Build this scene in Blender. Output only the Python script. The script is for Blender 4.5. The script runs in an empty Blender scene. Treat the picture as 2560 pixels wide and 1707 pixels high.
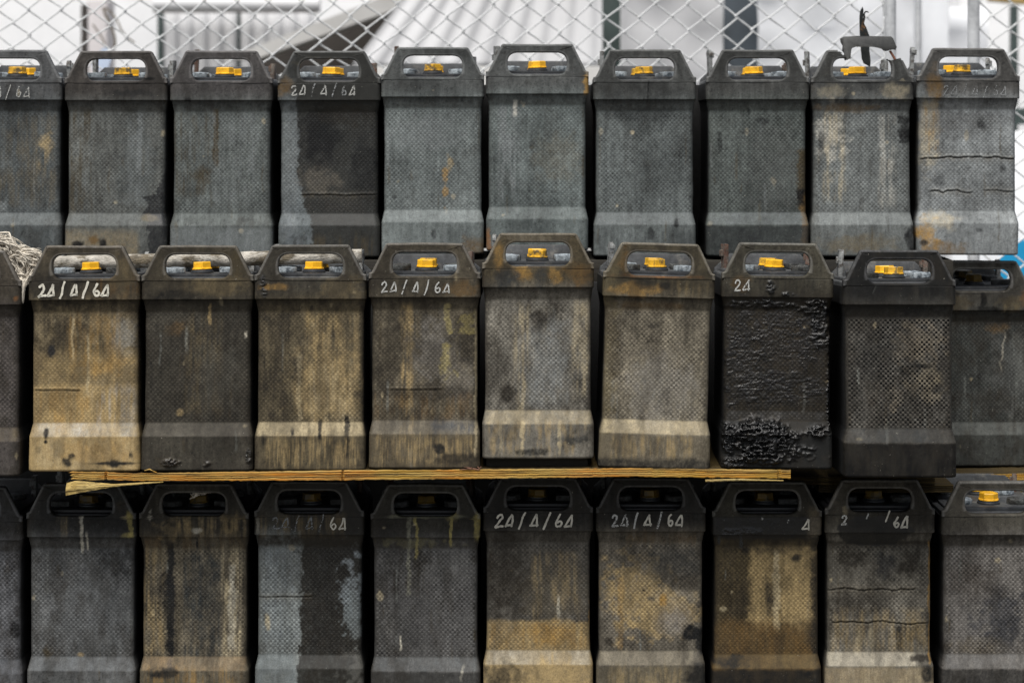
import bpy, bmesh, math, random
import numpy as np
from mathutils import Vector
S = bpy.context.scene
COL = S.collection

# ---------------------------------------------------------------- camera, sky, sun, exposure
HC = 1.02            # eye height (m)
D0 = 4.0             # distance from the lens to the front of the middle row
PX = 0.00065         # metres per photo pixel on that plane
HY = 250.0           # photo row of the eye level
def at(px, py, Y):
    k = PX * (D0 + Y) / D0
    return Vector(((px - 1280) * k, Y, HC - (py - HY) * k))
cam = bpy.data.cameras.new('camera'); camo = bpy.data.objects.new('camera', cam); COL.objects.link(camo)
camo.location = (0, -D0, HC); camo.rotation_euler = (math.pi / 2, 0, 0)
cam.sensor_width = 36; cam.lens = 36 * D0 / (2560 * PX)
cam.shift_y = -(853.5 - HY) / 2560
cam.clip_start = 0.05; cam.clip_end = 500
cam.dof.use_dof = True; cam.dof.focus_distance = D0 + 0.03; cam.dof.aperture_fstop = 5.0
S.camera = camo
W = bpy.data.worlds.new('World'); S.world = W; W.use_nodes = True
wn = W.node_tree; sky = wn.nodes.new('ShaderNodeTexSky'); sky.sky_type = 'NISHITA'; sky.sun_disc = False
SUN_EL, SUN_AZ = math.radians(64), math.radians(203)
sky.sun_elevation = SUN_EL; sky.sun_rotation = SUN_AZ
sky.air_density = 1.0; sky.dust_density = 3.0; sky.ozone_density = 1.0
bg = wn.nodes['Background']; bg.inputs['Strength'].default_value = 0.075
hs = wn.nodes.new('ShaderNodeHueSaturation'); hs.inputs['Saturation'].default_value = .45
wn.links.new(sky.outputs[0], hs.inputs['Color']); wn.links.new(hs.outputs[0], bg.inputs[0])
sl = bpy.data.lights.new('sun', 'SUN'); sl.energy = 2.9; sl.angle = math.radians(36); sl.color = (1, .975, .93)
so = bpy.data.objects.new('sun', sl); COL.objects.link(so); so.location = (-1, -5, 6)
sd = Vector((math.sin(SUN_AZ) * math.cos(SUN_EL), math.cos(SUN_AZ) * math.cos(SUN_EL), math.sin(SUN_EL)))
so.rotation_euler = sd.to_track_quat('Z', 'Y').to_euler()
S.view_settings.view_transform = 'Standard'; S.view_settings.look = 'None'
S.view_settings.exposure = 0.68; S.view_settings.gamma = 1.0

# ---------------------------------------------------------------- node helper
class N:
    def __init__(s, name):
        s.m = bpy.data.materials.new(name); s.m.use_nodes = True; s.t = s.m.node_tree
        s.b = s.t.nodes['Principled BSDF']; s.out = s.t.nodes['Material Output']
    def new(s, typ, **kw):
        n = s.t.nodes.new(typ)
        for k, v in kw.items(): setattr(n, k, v)
        return n
    def put(s, sock, v):
        if hasattr(v, 'is_linked'): s.t.links.new(v, sock)
        elif v is not None: sock.default_value = v
    def math(s, op, a, b=None, c=None, clamp=False):
        n = s.new('ShaderNodeMath', operation=op); n.use_clamp = clamp
        s.put(n.inputs[0], a); s.put(n.inputs[1], b)
        if c is not None: s.put(n.inputs[2], c)
        return n.outputs[0]
    def ramp(s, v, a, b, lo=0., hi=1.):
        n = s.new('ShaderNodeMapRange'); s.put(n.inputs[0], v)
        for i, q in zip((1, 2, 3, 4), (a, b, lo, hi)): s.put(n.inputs[i], q)
        return n.outputs[0]
    def noise(s, vec, sc, det=3, rough=.55, dist=0.):
        n = s.new('ShaderNodeTexNoise'); s.put(n.inputs['Vector'], vec); n.inputs['Scale'].default_value = sc
        n.inputs['Detail'].default_value = det; n.inputs['Roughness'].default_value = rough
        n.inputs['Distortion'].default_value = dist
        return n.outputs['Fac']
    def mix(s, f, a, b, typ='MIX'):
        n = s.new('ShaderNodeMix', data_type='RGBA', blend_type=typ)
        s.put(n.inputs[0], f); s.put(n.inputs[6], a); s.put(n.inputs[7], b)
        return n.outputs[2]
    def grey(s, v):
        n = s.new('ShaderNodeCombineColor')
        for i in range(3): s.put(n.inputs[i], v)
        return n.outputs[0]
    def obj(s, scale=(1, 1, 1), rnd=True):
        tc = s.new('ShaderNodeTexCoord'); mp = s.new('ShaderNodeMapping'); s.put(mp.inputs[0], tc.outputs['Object'])
        mp.inputs['Scale'].default_value = scale
        if rnd:
            oi = s.new('ShaderNodeObjectInfo'); m = s.math('MULTIPLY', oi.outputs['Random'], 37.)
            cx = s.new('ShaderNodeCombineXYZ'); s.put(cx.inputs[0], m); s.put(cx.inputs[1], m); s.put(cx.inputs[2], m)
            s.put(mp.inputs['Location'], cx.outputs[0])
        return mp.outputs[0], tc
    def bump(s, h, strength=.5, dist=.001):
        n = s.new('ShaderNodeBump'); n.inputs['Strength'].default_value = strength
        n.inputs['Distance'].default_value = dist; s.put(n.inputs['Height'], h)
        s.put(s.b.inputs['Normal'], n.outputs[0]); return n
    def fin(s, col=None, rough=None, spec=None, metal=None):
        s.put(s.b.inputs['Base Color'], col); s.put(s.b.inputs['Roughness'], rough)
        s.put(s.b.inputs['Specular IOR Level'], spec); s.put(s.b.inputs['Metallic'], metal)
        return s.m
def c4(c): return (c[0], c[1], c[2], 1.0)

def simple(name, col, rough=.6, var=.3, scale=60, det=4, bump=.3, bdist=.001, metal=0., col2=None, thr=(.45, .62), stretch=(1, 1, 1), spec=.4):
    n = N(name); v, _ = n.obj(stretch)
    a = n.noise(v, scale, det, .6); b = n.noise(v, scale * 6, 3, .6)
    base = c4(col)
    if col2 is not None:
        base = n.mix(n.ramp(n.noise(v, scale * .7, 5, .65), thr[0], thr[1]), c4(col), c4(col2))
    f = n.math('ADD', n.ramp(a, .3, .7, 1 - var, 1 + var), n.ramp(b, .3, .7, -var * .4, var * .4))
    c = n.mix(1., base, n.grey(f), 'MULTIPLY')
    if bump: n.bump(n.math('ADD', a, n.math('MULTIPLY', b, .5)), bump, bdist)
    return n.fin(c, n.ramp(b, .2, .8, max(rough - .12, .05), min(rough + .12, 1)), spec, metal)

def plastic(name, weave):
    n = N(name)
    v, tc = n.obj()
    ac = n.new('ShaderNodeAttribute', attribute_name='stain')
    sep = n.new('ShaderNodeSeparateXYZ'); n.put(sep.inputs[0], tc.outputs['Object'])
    fine = n.noise(v, 420, 3, .65); mid = n.noise(v, 95, 5, .68)
    vs = n.new('ShaderNodeMapping'); n.put(vs.inputs[0], v); vs.inputs['Scale'].default_value = (1, 1, .1)
    strk = n.noise(vs.outputs[0], 230, 4, .6)
    f = n.math('MULTIPLY', n.ramp(fine, .28, .72, .76, 1.26), n.ramp(mid, .28, .72, .80, 1.20))
    f = n.math('MULTIPLY', f, n.ramp(strk, .3, .7, .93, 1.07))
    col = n.mix(1., ac.outputs['Color'], n.grey(f), 'MULTIPLY')
    h = n.math('ADD', n.math('MULTIPLY', fine, .35), n.math('MULTIPLY', mid, .8))
    # pale specks of grit
    sp = n.ramp(n.noise(v, 330, 2, .5), .735, .79)
    col = n.mix(n.math('MULTIPLY', sp, .55), col, (.34, .32, .27, 1))
    if weave:
        nrm = n.new('ShaderNodeSeparateXYZ'); n.put(nrm.inputs[0], tc.outputs['Normal'])
        c = .0039
        px = n.math('DIVIDE', sep.outputs[0], c); pz = n.math('DIVIDE', sep.outputs[2], c)
        ix = n.math('FLOOR', px); iz = n.math('FLOOR', pz)
        chk = n.math('PINGPONG', n.math('ADD', ix, iz), 1.)
        fz = n.math('FRACT', pz); fx = n.math('FRACT', px)
        wn_ = n.new('ShaderNodeTexWhiteNoise', noise_dimensions='2D'); cx = n.new('ShaderNodeCombineXYZ')
        n.put(cx.inputs[0], ix); n.put(cx.inputs[1], iz); n.put(wn_.inputs[0], cx.outputs[0])
        top = n.math('GREATER_THAN', fz, .76)
        lit = n.math('MULTIPLY_ADD', top, .28, n.ramp(wn_.outputs[0], 0., 1., 1.02, 1.3))
        drk = n.ramp(wn_.outputs[0], 0., 1., .50, .76)
        wv = n.math('ADD', n.math('MULTIPLY', chk, lit), n.math('MULTIPLY', n.math('SUBTRACT', 1., chk), drk))
        on = n.math('MULTIPLY', n.math('GREATER_THAN', sep.outputs[2], .0795), n.math('LESS_THAN', sep.outputs[2], .2545))
        on = n.math('MULTIPLY', on, n.math('LESS_THAN', nrm.outputs[1], -.8))
        con = n.new('ShaderNodeAttribute', attribute_name='weave', attribute_type='OBJECT')
        k = n.math('MULTIPLY', n.math('MULTIPLY', on, con.outputs['Fac']), n.ramp(n.noise(v, 22, 4, .6), .33, .62, .35, 1.1))
        k = n.math('MULTIPLY', k, n.ramp(ac.outputs['Alpha'], 0., 1., 1., 1.25))
        wvm = n.math('ADD', 1., n.math('MULTIPLY', n.math('SUBTRACT', wv, 1.), k))
        col = n.mix(1., col, n.grey(wvm), 'MULTIPLY')
        # each tile is a shallow pad with rounded rim
        ex = n.math('MULTIPLY', n.math('SUBTRACT', 1., fx), fx); ez = n.math('MULTIPLY', n.math('SUBTRACT', 1., fz), fz)
        pad = n.math('MULTIPLY', n.math('MULTIPLY', ex, ez), 10., clamp=True)
        h = n.math('ADD', h, n.math('MULTIPLY', n.math('MULTIPLY', n.math('MULTIPLY', pad, chk), on), 1.1))
    tb = n.noise(v, 260, 5, .7, 1.4); tk = n.ramp(ac.outputs['Alpha'], .55, .95, 0., 4.)
    h = n.math('ADD', h, n.math('MULTIPLY', tb, tk))
    n.bump(h, .55, .0006)
    r = n.ramp(ac.outputs['Alpha'], 0., 1., .66, .24)
    r = n.math('ADD', r, n.ramp(fine, .3, .7, -.07, .07))
    n.put(n.b.inputs['Base Color'], col); n.put(n.b.inputs['Roughness'], r)
    n.put(n.b.inputs['Specular IOR Level'], n.ramp(ac.outputs['Alpha'], 0., 1., .16, .55))
    return n.m

M = {}
M['case'] = plastic('weathered_ribbed_plastic', True)
M['lid'] = plastic('weathered_smooth_plastic', False)
M['deck'] = simple('lid_top_plastic', (.05, .052, .054), .5, .45, 50, 5, .4, .001, col2=(.15, .14, .12), thr=(.55, .75))
M['yellow'] = simple('yellow_cap_plastic', (.80, .42, .015), .45, .16, 90, 4, .2, .0006, col2=(.30, .16, .03), thr=(.58, .74))
M['yellow_dirty_shaded'] = simple('shaded_dirty_yellow_plastic', (.12, .072, .008), .5, .3, 90, 4, .2, .0006, col2=(.06, .05, .03), thr=(.5, .62))  # dirty caps, with the shade in the handle openings painted in
M['rubber'] = simple('black_rubber', (.02, .021, .023), .5, .3, 90)
M['lead'] = simple('oxidised_lead', (.24, .27, .29), .6, .35, 130, 5, .9, .0015, col2=(.07, .085, .10), thr=(.5, .6))
M['lead_dark'] = simple('tarred_and_shaded_lead', (.06, .063, .06), .45, .5, 150, 5, 1., .002, col2=(.018, .016, .014), thr=(.4, .6))  # tar coating; also stands in for shade on bottom-row terminals
M['lug'] = simple('pitted_metal', (.20, .205, .20), .6, .4, 140, 5, 1., .0015, col2=(.05, .042, .035), thr=(.47, .6))
M['lug_rust'] = simple('rusty_metal', (.10, .085, .07), .7, .4, 120, 5, 1., .0015, col2=(.09, .045, .03), thr=(.45, .6))
M['pipe'] = simple('chalky_pipe', (.36, .335, .29), .8, .5, 60, 6, 1., .004, col2=(.11, .09, .06), thr=(.47, .58), stretch=(.6, 1, 1))
M['rope'] = simple('dirty_cotton', (.55, .50, .42), .85, .3, 60, 4, .4, .001, col2=(.25, .21, .16), thr=(.55, .7))
M['tar'] = simple('tar', (.008, .009, .01), .3, .4, 160, 4, 1., .002)
M['crust'] = simple('brown_crust', (.035, .024, .015), .8, .5, 200, 5, 1., .002)
M['blocker_black'] = simple('black_blocker', (.006, .006, .006), .8, .3, 20)  # near black for the added boards and boxes behind the rows
M['timber_dark'] = simple('dark_timber', (.02, .017, .012), .8, .4, 30, 5, .6, .002, stretch=(.1, 1, 1))

# ---------------------------------------------------------------- object helpers
def tag(o, label=None, cat=None, group=None, kind=None):
    for k, v in (('label', label), ('category', cat), ('group', group), ('kind', kind)):
        if v: o[k] = v
    return o
def empty(name, loc, label, cat, group=None, rot=(0, 0, 0)):
    o = bpy.data.objects.new(name, None); COL.objects.link(o); o.location = loc; o.rotation_euler = rot
    o.empty_display_size = .05
    return tag(o, label, cat, group)
def mobj(name, me, mat, parent=None):
    o = bpy.data.objects.new(name, me); COL.objects.link(o)
    if mat and not me.materials: me.materials.append(mat)
    if parent: o.parent = parent
    return o
def pydata(name, V, F, smooth=True):
    me = bpy.data.meshes.new(name); me.from_pydata([tuple(v) for v in V], [], F); me.update()
    if smooth: me.polygons.foreach_set('use_smooth', np.ones(len(me.polygons), bool))
    return me
def grid_mesh(name, V, quads, extra=()):
    me = bpy.data.meshes.new(name)
    nq = len(quads); ne = len(extra)
    loops = quads.reshape(-1).tolist(); starts = list(range(0, nq * 4, 4)); tot = [4] * nq
    for e in extra:
        starts.append(len(loops)); tot.append(len(e)); loops += list(e)
    me.vertices.add(len(V)); me.vertices.foreach_set('co', np.asarray(V, np.float32).reshape(-1))
    me.loops.add(len(loops)); me.loops.foreach_set('vertex_index', np.asarray(loops, np.int32))
    me.polygons.add(nq + ne)
    me.polygons.foreach_set('loop_start', np.asarray(starts, np.int32))
    me.polygons.foreach_set('use_smooth', np.array([True] * nq + [False] * ne))
    me.update(calc_edges=True); me.validate()
    return me
def set_stain(me, rgba):
    a = me.color_attributes.new('stain', 'FLOAT_COLOR', 'POINT')
    a.data.foreach_set('color', np.asarray(rgba, np.float32).reshape(-1))
class BM:
    def __init__(s): s.b = bmesh.new()
    def box(s, x0, x1, y0, y1, z0, z1, bev=0., seg=2):
        r = bmesh.ops.create_cube(s.b, size=1.)
        for v in r['verts']:
            v.co = Vector(((x0 + x1) / 2 + v.co.x * (x1 - x0), (y0 + y1) / 2 + v.co.y * (y1 - y0), (z0 + z1) / 2 + v.co.z * (z1 - z0)))
        if bev:
            es = list({e for v in r['verts'] for e in v.link_edges})
            bmesh.ops.bevel(s.b, geom=es, offset=bev, segments=seg, affect='EDGES', profile=.5)
        return s
    def lathe(s, prof, seg=32, loc=(0, 0, 0), hexr=None, rot=0.):
        # prof: (radius, z)
        rings = []
        for r, z in prof:
            ring = []
            for k in range(seg):
                a = 2 * math.pi * k / seg + rot
                ring.append(s.b.verts.new((loc[0] + r * math.cos(a), loc[1] + r * math.sin(a), loc[2] + z)))
            rings.append(ring)
        for a, b in zip(rings, rings[1:]):
            for k in range(seg): s.b.faces.new((a[k], a[(k + 1) % seg], b[(k + 1) % seg], b[k]))
        s.b.faces.new(list(reversed(rings[0]))); s.b.faces.new(rings[-1])
        return s
    def tube(s, pts, r, seg=6, cap=True):
        pts = [Vector(p) for p in pts]; rings = []
        up = Vector((.13, .97, .21)).normalized()
        for i, p in enumerate(pts):
            t = (pts[min(i + 1, len(pts) - 1)] - pts[max(i - 1, 0)]).normalized()
            a = t.cross(up)
            if a.length < .05: a = t.cross(Vector((1, 0, 0)))
            a.normalize(); b = t.cross(a)
            rr = r[i] if isinstance(r, (list, tuple)) else r
            rings.append([s.b.verts.new(p + a * rr * math.cos(2 * math.pi * k / seg) + b * rr * math.sin(2 * math.pi * k / seg)) for k in range(seg)])
        for a, b in zip(rings, rings[1:]):
            for k in range(seg): s.b.faces.new((a[k], a[(k + 1) % seg], b[(k + 1) % seg], b[k]))
        if cap: s.b.faces.new(list(reversed(rings[0]))); s.b.faces.new(rings[-1])
        return s
    def prism(s, poly, y0, y1, bev=0.):
        # poly: list of (x,z) ; extruded from y0 to y1
        f = [s.b.verts.new((x, y0, z)) for x, z in poly]; g = [s.b.verts.new((x, y1, z)) for x, z in poly]
        n = len(poly)
        fs = [s.b.faces.new(f), s.b.faces.new(list(reversed(g)))]
        for k in range(n): fs.append(s.b.faces.new((f[k], g[k], g[(k + 1) % n], f[(k + 1) % n])))
        if bev:
            es = [e for e in f[0].link_faces[0].edges] if False else [e for e in fs[0].edges]
            bmesh.ops.bevel(s.b, geom=es, offset=bev, segments=2, affect='EDGES', profile=.5)
        return s
    def mesh(s, name, smooth=True, angle=35):
        bmesh.ops.recalc_face_normals(s.b, faces=s.b.faces)
        me = bpy.data.meshes.new(name); s.b.to_mesh(me); s.b.free()
        if smooth:
            me.polygons.foreach_set('use_smooth', np.ones(len(me.polygons), bool))
            me.set_sharp_from_angle(angle=math.radians(angle))
        return me

# ---------------------------------------------------------------- numpy noise and the stain painter (millimetres)
_T = np.random.RandomState(7).rand(512, 512)
def vn(x, z, seed=0):
    xi = np.floor(x).astype(int); zi = np.floor(z).astype(int); fx = x - xi; fz = z - zi
    fx = fx * fx * (3 - 2 * fx); fz = fz * fz * (3 - 2 * fz)
    g = lambda a, b: _T[(a + seed * 131) % 512, (b + seed * 57) % 512]
    return (g(xi, zi) * (1 - fx) + g(xi + 1, zi) * fx) * (1 - fz) + (g(xi, zi + 1) * (1 - fx) + g(xi + 1, zi + 1) * fx) * fz
def fbm(x, z, seed=0, o=4):
    s = 0; a = .5; t = 0
    for k in range(o):
        s = s + a * vn(x * 2 ** k + 19.3 * k, z * 2 ** k + 7.1 * k, seed + k); t += a; a *= .55
    return s / t
def ss(a, b, x):
    t = np.clip((x - a) / (b - a + 1e-9), 0, 1); return t * t * (3 - 2 * t)

# albedo palette (linear)
GR = (.088, .098, .097); GL = (.16, .172, .172); GD = (.05, .055, .056); BLU = (.14, .155, .165); VIO = (.15, .15, .16)
BR = (.066, .052, .030); BRL = (.13, .104, .062); DKB = (.036, .031, .025); BK = (.010, .0105, .011); BK2 = (.02, .021, .022)
TN = (.35, .262, .135); TL = (.42, .36, .245); OC = (.31, .185, .055); OD = (.13, .08, .032); WH = (.50, .48, .42); YL = (.40, .34, .12)
RU = (.20, .09, .03)

class Paint:
    def __init__(s, x, z, seed, base):
        s.x, s.z, s.sd = x, z, seed; n = len(x)
        s.c = np.tile(np.array(base, float), (n, 1)); s.wet = np.zeros(n); s.d = np.zeros(n)
        s.gr = 1 + 1.1 * (fbm(x / 2.6, z / 3.2, seed + 300, 3) - .5) + .7 * (fbm(x / 9, z / 12, seed + 301, 3) - .5)
    def put(s, m, col, a=1., wet=None):
        m = np.clip(m * a * (1 + (s.gr - 1) * min(1., 2.6 * (1 - a) + .15)), 0, 1)
        s.c = s.c * (1 - m[:, None]) + np.array(col)[None] * m[:, None]
        if wet is not None: s.wet = s.wet * (1 - m) + wet * m
    def base(s, var=.3, streak=.25, dark=.5):
        x, z, q = s.x, s.z, s.sd
        f = fbm(x / 28, z / 40, q); g = fbm(x / 7, z / 9, q + 5); st = fbm(x / 5, z / 90, q + 9, 5); st2 = fbm(x / 1.8, z / 35, q + 12, 3)
        k = (1 + var * 2 * (f - .5)) * (1 + .35 * (g - .5)) * (1 + streak * 2 * (st - .5)) * (1 + streak * .5 * (st2 - .5)) * (1 + .35 * (fbm(x / 3.3, z / 4.2, q + 14, 4) - .5)) * (1 + .8 * (fbm(x / 60, z / 75, q + 15, 3) - .5))
        s.c *= k[:, None]
        # grime lying along the edges of the face
        e = ss(72, 90, np.abs(x) + 7 * (fbm(x / 9, z / 14, q + 3) - .5))
        s.put(e, DKB, dark * .55)
        s.put(ss(.60, .72, fbm(x / 16, z / 30, q + 21)), DKB, dark * .5)
        s.put(ss(256, 260, z) * (1 - ss(276, 278, z)), DKB, .35)  # brown neck band under the rim, painting in some of its shade
        s.put(ss(.66, .74, fbm(x / 2.4, z / 3, q + 31, 3)), np.array(BK), .35)
        rn = random.Random(q * 5 + 2)
        for i in range(7):
            a = rn.uniform(-84, 84); b = rn.uniform(30, 260); c = rn.uniform(12, 70)
            s.D(a, b - c, b, rn.uniform(1.2, 3.2), tuple(np.clip(np.array(GL if i % 2 else BR) * 1.1, 0, 1)), rn.uniform(.2, .5), rn.uniform(1, 4))
        for i in range(9):
            s.E(rn.uniform(-86, 86), rn.uniform(2, 320), rn.uniform(1.5, 4.5), rn.uniform(1.5, 6), BK2 if i % 3 else TL, rn.uniform(.25, .6), .5, 1.)
        for i in range(5):
            xa, za, an, ln = rn.uniform(-80, 80), rn.uniform(10, 300), rn.uniform(-1.2, 1.2), rn.uniform(6, 22)
            u = (x - xa) * math.cos(an) + (z - za) * math.sin(an); v = -(x - xa) * math.sin(an) + (z - za) * math.cos(an)
            s.put(np.exp(-(v / .8) ** 2) * ss(0, 4, u) * (1 - ss(ln - 4, ln, u)), GL if i % 2 else BK, .35)
    def E(s, cx, cz, rx, rz, col, a=.8, soft=.45, warp=.5, wet=None):
        w = (fbm(s.x / 11, s.z / 11, s.sd + 41, 5) - .5) * 3.2 * warp
        d = np.sqrt(((s.x - cx) / rx) ** 2 + ((s.z - cz) / rz) ** 2) + w
        s.put(1 - ss(1 - soft, 1 + soft, d), col, a, wet)
    def S(s, x0, x1, z0, z1, col, a=.6, wx=4., thr=.5, lz=60., wet=None):
        n = .55 * fbm(s.x / wx, s.z / lz, s.sd + int(abs(x0)) + 50, 4) + .45 * fbm(s.x / (wx * 3.1) + 5, s.z / (lz * .45), s.sd + 54, 4)
        j = (fbm(s.x / 6, s.z / 20, s.sd + 60) - .5) * 16
        b = ss(x0 - 4, x0 + 5, s.x + j * .4) * (1 - ss(x1 - 5, x1 + 4, s.x + j * .4)) * ss(z0 - 10, z0 + 12, s.z + j) * (1 - ss(z1 - 12, z1 + 8, s.z + j))
        s.put(b * ss(thr - .12, thr + .16, n), col, a, wet)
    def D(s, x, z0, z1, w, col, a=.8, wob=3., wet=None):
        cx = x + (fbm(s.z / 22 + x, s.z * 0 + x, s.sd + 71) - .5) * 2 * wob
        ww = w * (.55 + .9 * fbm(s.z / 13, s.z * 0 + 3 + x, s.sd + 72))
        m = 1 - ss(ww * .5, ww, np.abs(s.x - cx) + (fbm(s.x / 3, s.z / 3, s.sd + 73) - .5) * w)
        s.put(m * ss(z0 - 4, z0 + 4, s.z) * (1 - ss(z1 - 6, z1 + 4, s.z)), col, a, wet)
    def R(s, pts, col, a=.85, wet=.4, rag=6., side=1, soft=1.6, top=400, bot=-10):
        zz = [p[1] for p in pts]; xx = [p[0] for p in pts]; o = np.argsort(zz)
        xb = np.interp(s.z, np.array(zz)[o], np.array(xx)[o]) + (fbm(s.x / 9, s.z / 9, s.sd + 81, 5) - .5) * 3.4 * rag + (fbm(s.x / 2.6, s.z / 2.6, s.sd + 83, 3) - .5) * 2.
        m = ss(-soft, soft, (s.x - xb) * side) * (1 - ss(top - 4, top + 4, s.z)) * ss(bot - 4, bot + 4, s.z)
        s.put(m, col, a, wet); return m
    def T(s, z1, col, a=.7, rag=14., soft=8., x0=-100, x1=100, z0=-20):
        zb = z1 + (fbm(s.x / 22, s.z / 22, s.sd + 91, 4) - .5) * 2 * rag
        m = (1 - ss(-soft, soft, s.z - zb)) * ss(x0 - 6, x0 + 6, s.x) * (1 - ss(x1 - 6, x1 + 6, s.x)) * ss(z0 - 8, z0 + 8, s.z)
        s.put(m * (.65 + .5 * fbm(s.x / 14, s.z / 26, s.sd + 95)), col, a)
    def K(s, z, x0, x1, amp=3., dep=1.5, a=.62):
        zz = z + (fbm(s.x / 26, s.x * 0 + z, s.sd + 101, 4) - .5) * 4 * amp
        en = ss(x0 - 3, x0 + 6, s.x) * (1 - ss(x1 - 6, x1 + 3, s.x))
        g = np.exp(-((s.z - zz) / 1.15) ** 2) * en * ss(.2, .5, fbm(s.x / 9, s.z * 0 + z, s.sd + 105, 3) + .08)
        s.put(g, (.008, .007, .006), a); s.d += g * dep
        up = np.exp(-((s.z - zz - 2.6) / 1.8) ** 2) * en; s.d -= up * 1.1
        s.put(np.exp(-((s.z - zz) / 7) ** 2) * en * fbm(s.x / 6, s.z / 6, s.sd + 3), BRL, .35)
    def L(s, cx, cz, rx, rz, h=6., a=.95, col=(.007, .0075, .008), thr=.45, sc=4.6, lz=.8):
        w = (fbm(s.x / 14, s.z / 14, s.sd + 111, 4) - .5) * 1.2
        d = np.sqrt(((s.x - cx) / rx) ** 2 + ((s.z - cz) / rz) ** 2) + w
        m = 1 - ss(.55, 1.15, d)
        f0 = fbm(s.x / sc, s.z / (sc * lz), s.sd + 115, 4); n = .5 * f0 + .5 * (1 - np.abs(2 * fbm(s.x / (sc * 2.2) + f0 * 1.5, s.z / (sc * 1.6 * lz), s.sd + 117, 4) - 1) * 2.2)
        k = m * ss(thr - .08, thr + .22, n)
        s.put(np.clip(m * ss(thr - .16, thr - .02, n), 0, 1), col, a, .95)
        s.d -= k * h * (.4 + n)
    def G(s, z0, z1, col, a, x0=-86, x1=86):       # tinted band on a ledge between two heights
        m = ss(z0 - 1, z0 + 1, s.z) * (1 - ss(z1 - 1, z1 + 1, s.z)) * ss(x0 - 4, x0 + 4, s.x) * (1 - ss(x1 - 4, x1 + 4, s.x))
        s.put(m * (.35 + 1.1 * (fbm(s.x / 14, s.z / 24, s.sd + 121) - .15)), col, a * .85)

def tone(c, part='case'):
    l = c.mean(1, keepdims=True) + 1e-4
    c = c * np.where(l < .10, (l / .10) ** .34, (l / .10) ** .06)
    if part != 'case': c = c * .86
    return np.clip(c, .004, .50)

# ---------------------------------------------------------------- battery geometry (millimetres, front face at y = 0)
DEP = 238.
def ring_xy(hx, yf, yb, r=9., rb=5., nf=112):
    P = []
    xs = np.linspace(-(hx - r), hx - r, nf)
    P += [(x, yf) for x in xs]
    for k in range(1, 7):
        a = k / 7 * math.pi / 2; P.append((hx - r + r * math.sin(a), yf + r - r * math.cos(a)))
    for y in np.linspace(yf + r, yb - rb, 7): P.append((hx, y))
    P.append((hx - rb * .3, yb - rb * .3)); P.append((hx - rb, yb))
    P.append((-(hx - rb), yb)); P.append((-(hx - rb * .3), yb - rb * .3))
    for y in np.linspace(yb - rb, yf + r, 7): P.append((-hx, y))
    for k in range(1, 7):
        a = k / 7 * math.pi / 2; P.append((-(hx - r) - r * math.cos(a), yf + r - r * math.sin(a)))
    return np.array(P)
def loft(levels, **kw):
    """levels: list of (z, hx, yf, yb). returns V (n*m,3) and quads; outward facing"""
    rings = []
    for z, hx, yf, yb in levels:
        p = ring_xy(hx, yf, yb, **kw); rings.append(np.column_stack([p[:, 0], p[:, 1], np.full(len(p), z)]))
    m = len(rings[0]); n = len(rings); V = np.vstack(rings)
    i = np.arange(m); q = []
    for k in range(n - 1):
        a = k * m + i; b = k * m + (i + 1) % m
        q.append(np.column_stack([a, b, b + m, a + m]))
    return V, np.vstack(q), m, n
def prof(z):
    zs = [0, 56, 77, 256, 276, 300]; f = [0, 0, 9.5, 9.5, 2.2, 2.2]; h = [0, 0, 4.5, 4.5, 1.2, 1.2]
    return np.interp(z, zs, f), np.interp(z, zs, h)
def make_case(seed, painter):
    rnd = random.Random(seed)
    zl = [(.0, 3.5), (.7, 1.6), (1.9, .5)] + [(z, 0) for z in np.arange(3.2, 283, 1.5)]
    lv = []
    for z, ins in zl:
        f, h = prof(z); lv.append((z, 90.5 - h - ins, f + ins, DEP - h - ins))
    V, Q, m, n = loft(lv)
    x, z = V[:, 0].copy(), V[:, 2].copy()
    front = V[:, 1] < 22
    P = painter(x, z, 'case')
    bulge = (fbm(x / 45, z / 55, seed + 200, 2) - .5) * 2.2 + 1.6 * np.sin(np.clip((z - 78) / 178, 0, 1) * math.pi) * np.cos(np.clip(x / 90, -1, 1) * math.pi / 2) * rnd.uniform(-.6, 1.)
    V[:, 1] += np.where(front, -bulge * .7 + P.d, 0)
    side = ~front
    V[:, 0] += np.where(side | True, (fbm(z / 60, z * 0, seed + 7, 2) - .5) * 1.6 * np.sign(x) * ss(70, 88, np.abs(x)), 0)
    c = np.column_stack([tone(P.c), P.wet])
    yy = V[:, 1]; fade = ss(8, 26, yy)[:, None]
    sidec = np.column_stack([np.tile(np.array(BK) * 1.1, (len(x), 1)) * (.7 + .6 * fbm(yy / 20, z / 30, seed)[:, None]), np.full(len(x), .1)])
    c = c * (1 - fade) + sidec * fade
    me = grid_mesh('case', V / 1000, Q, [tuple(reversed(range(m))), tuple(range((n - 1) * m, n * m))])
    set_stain(me, np.clip(c, 0, 1)); return me
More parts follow.
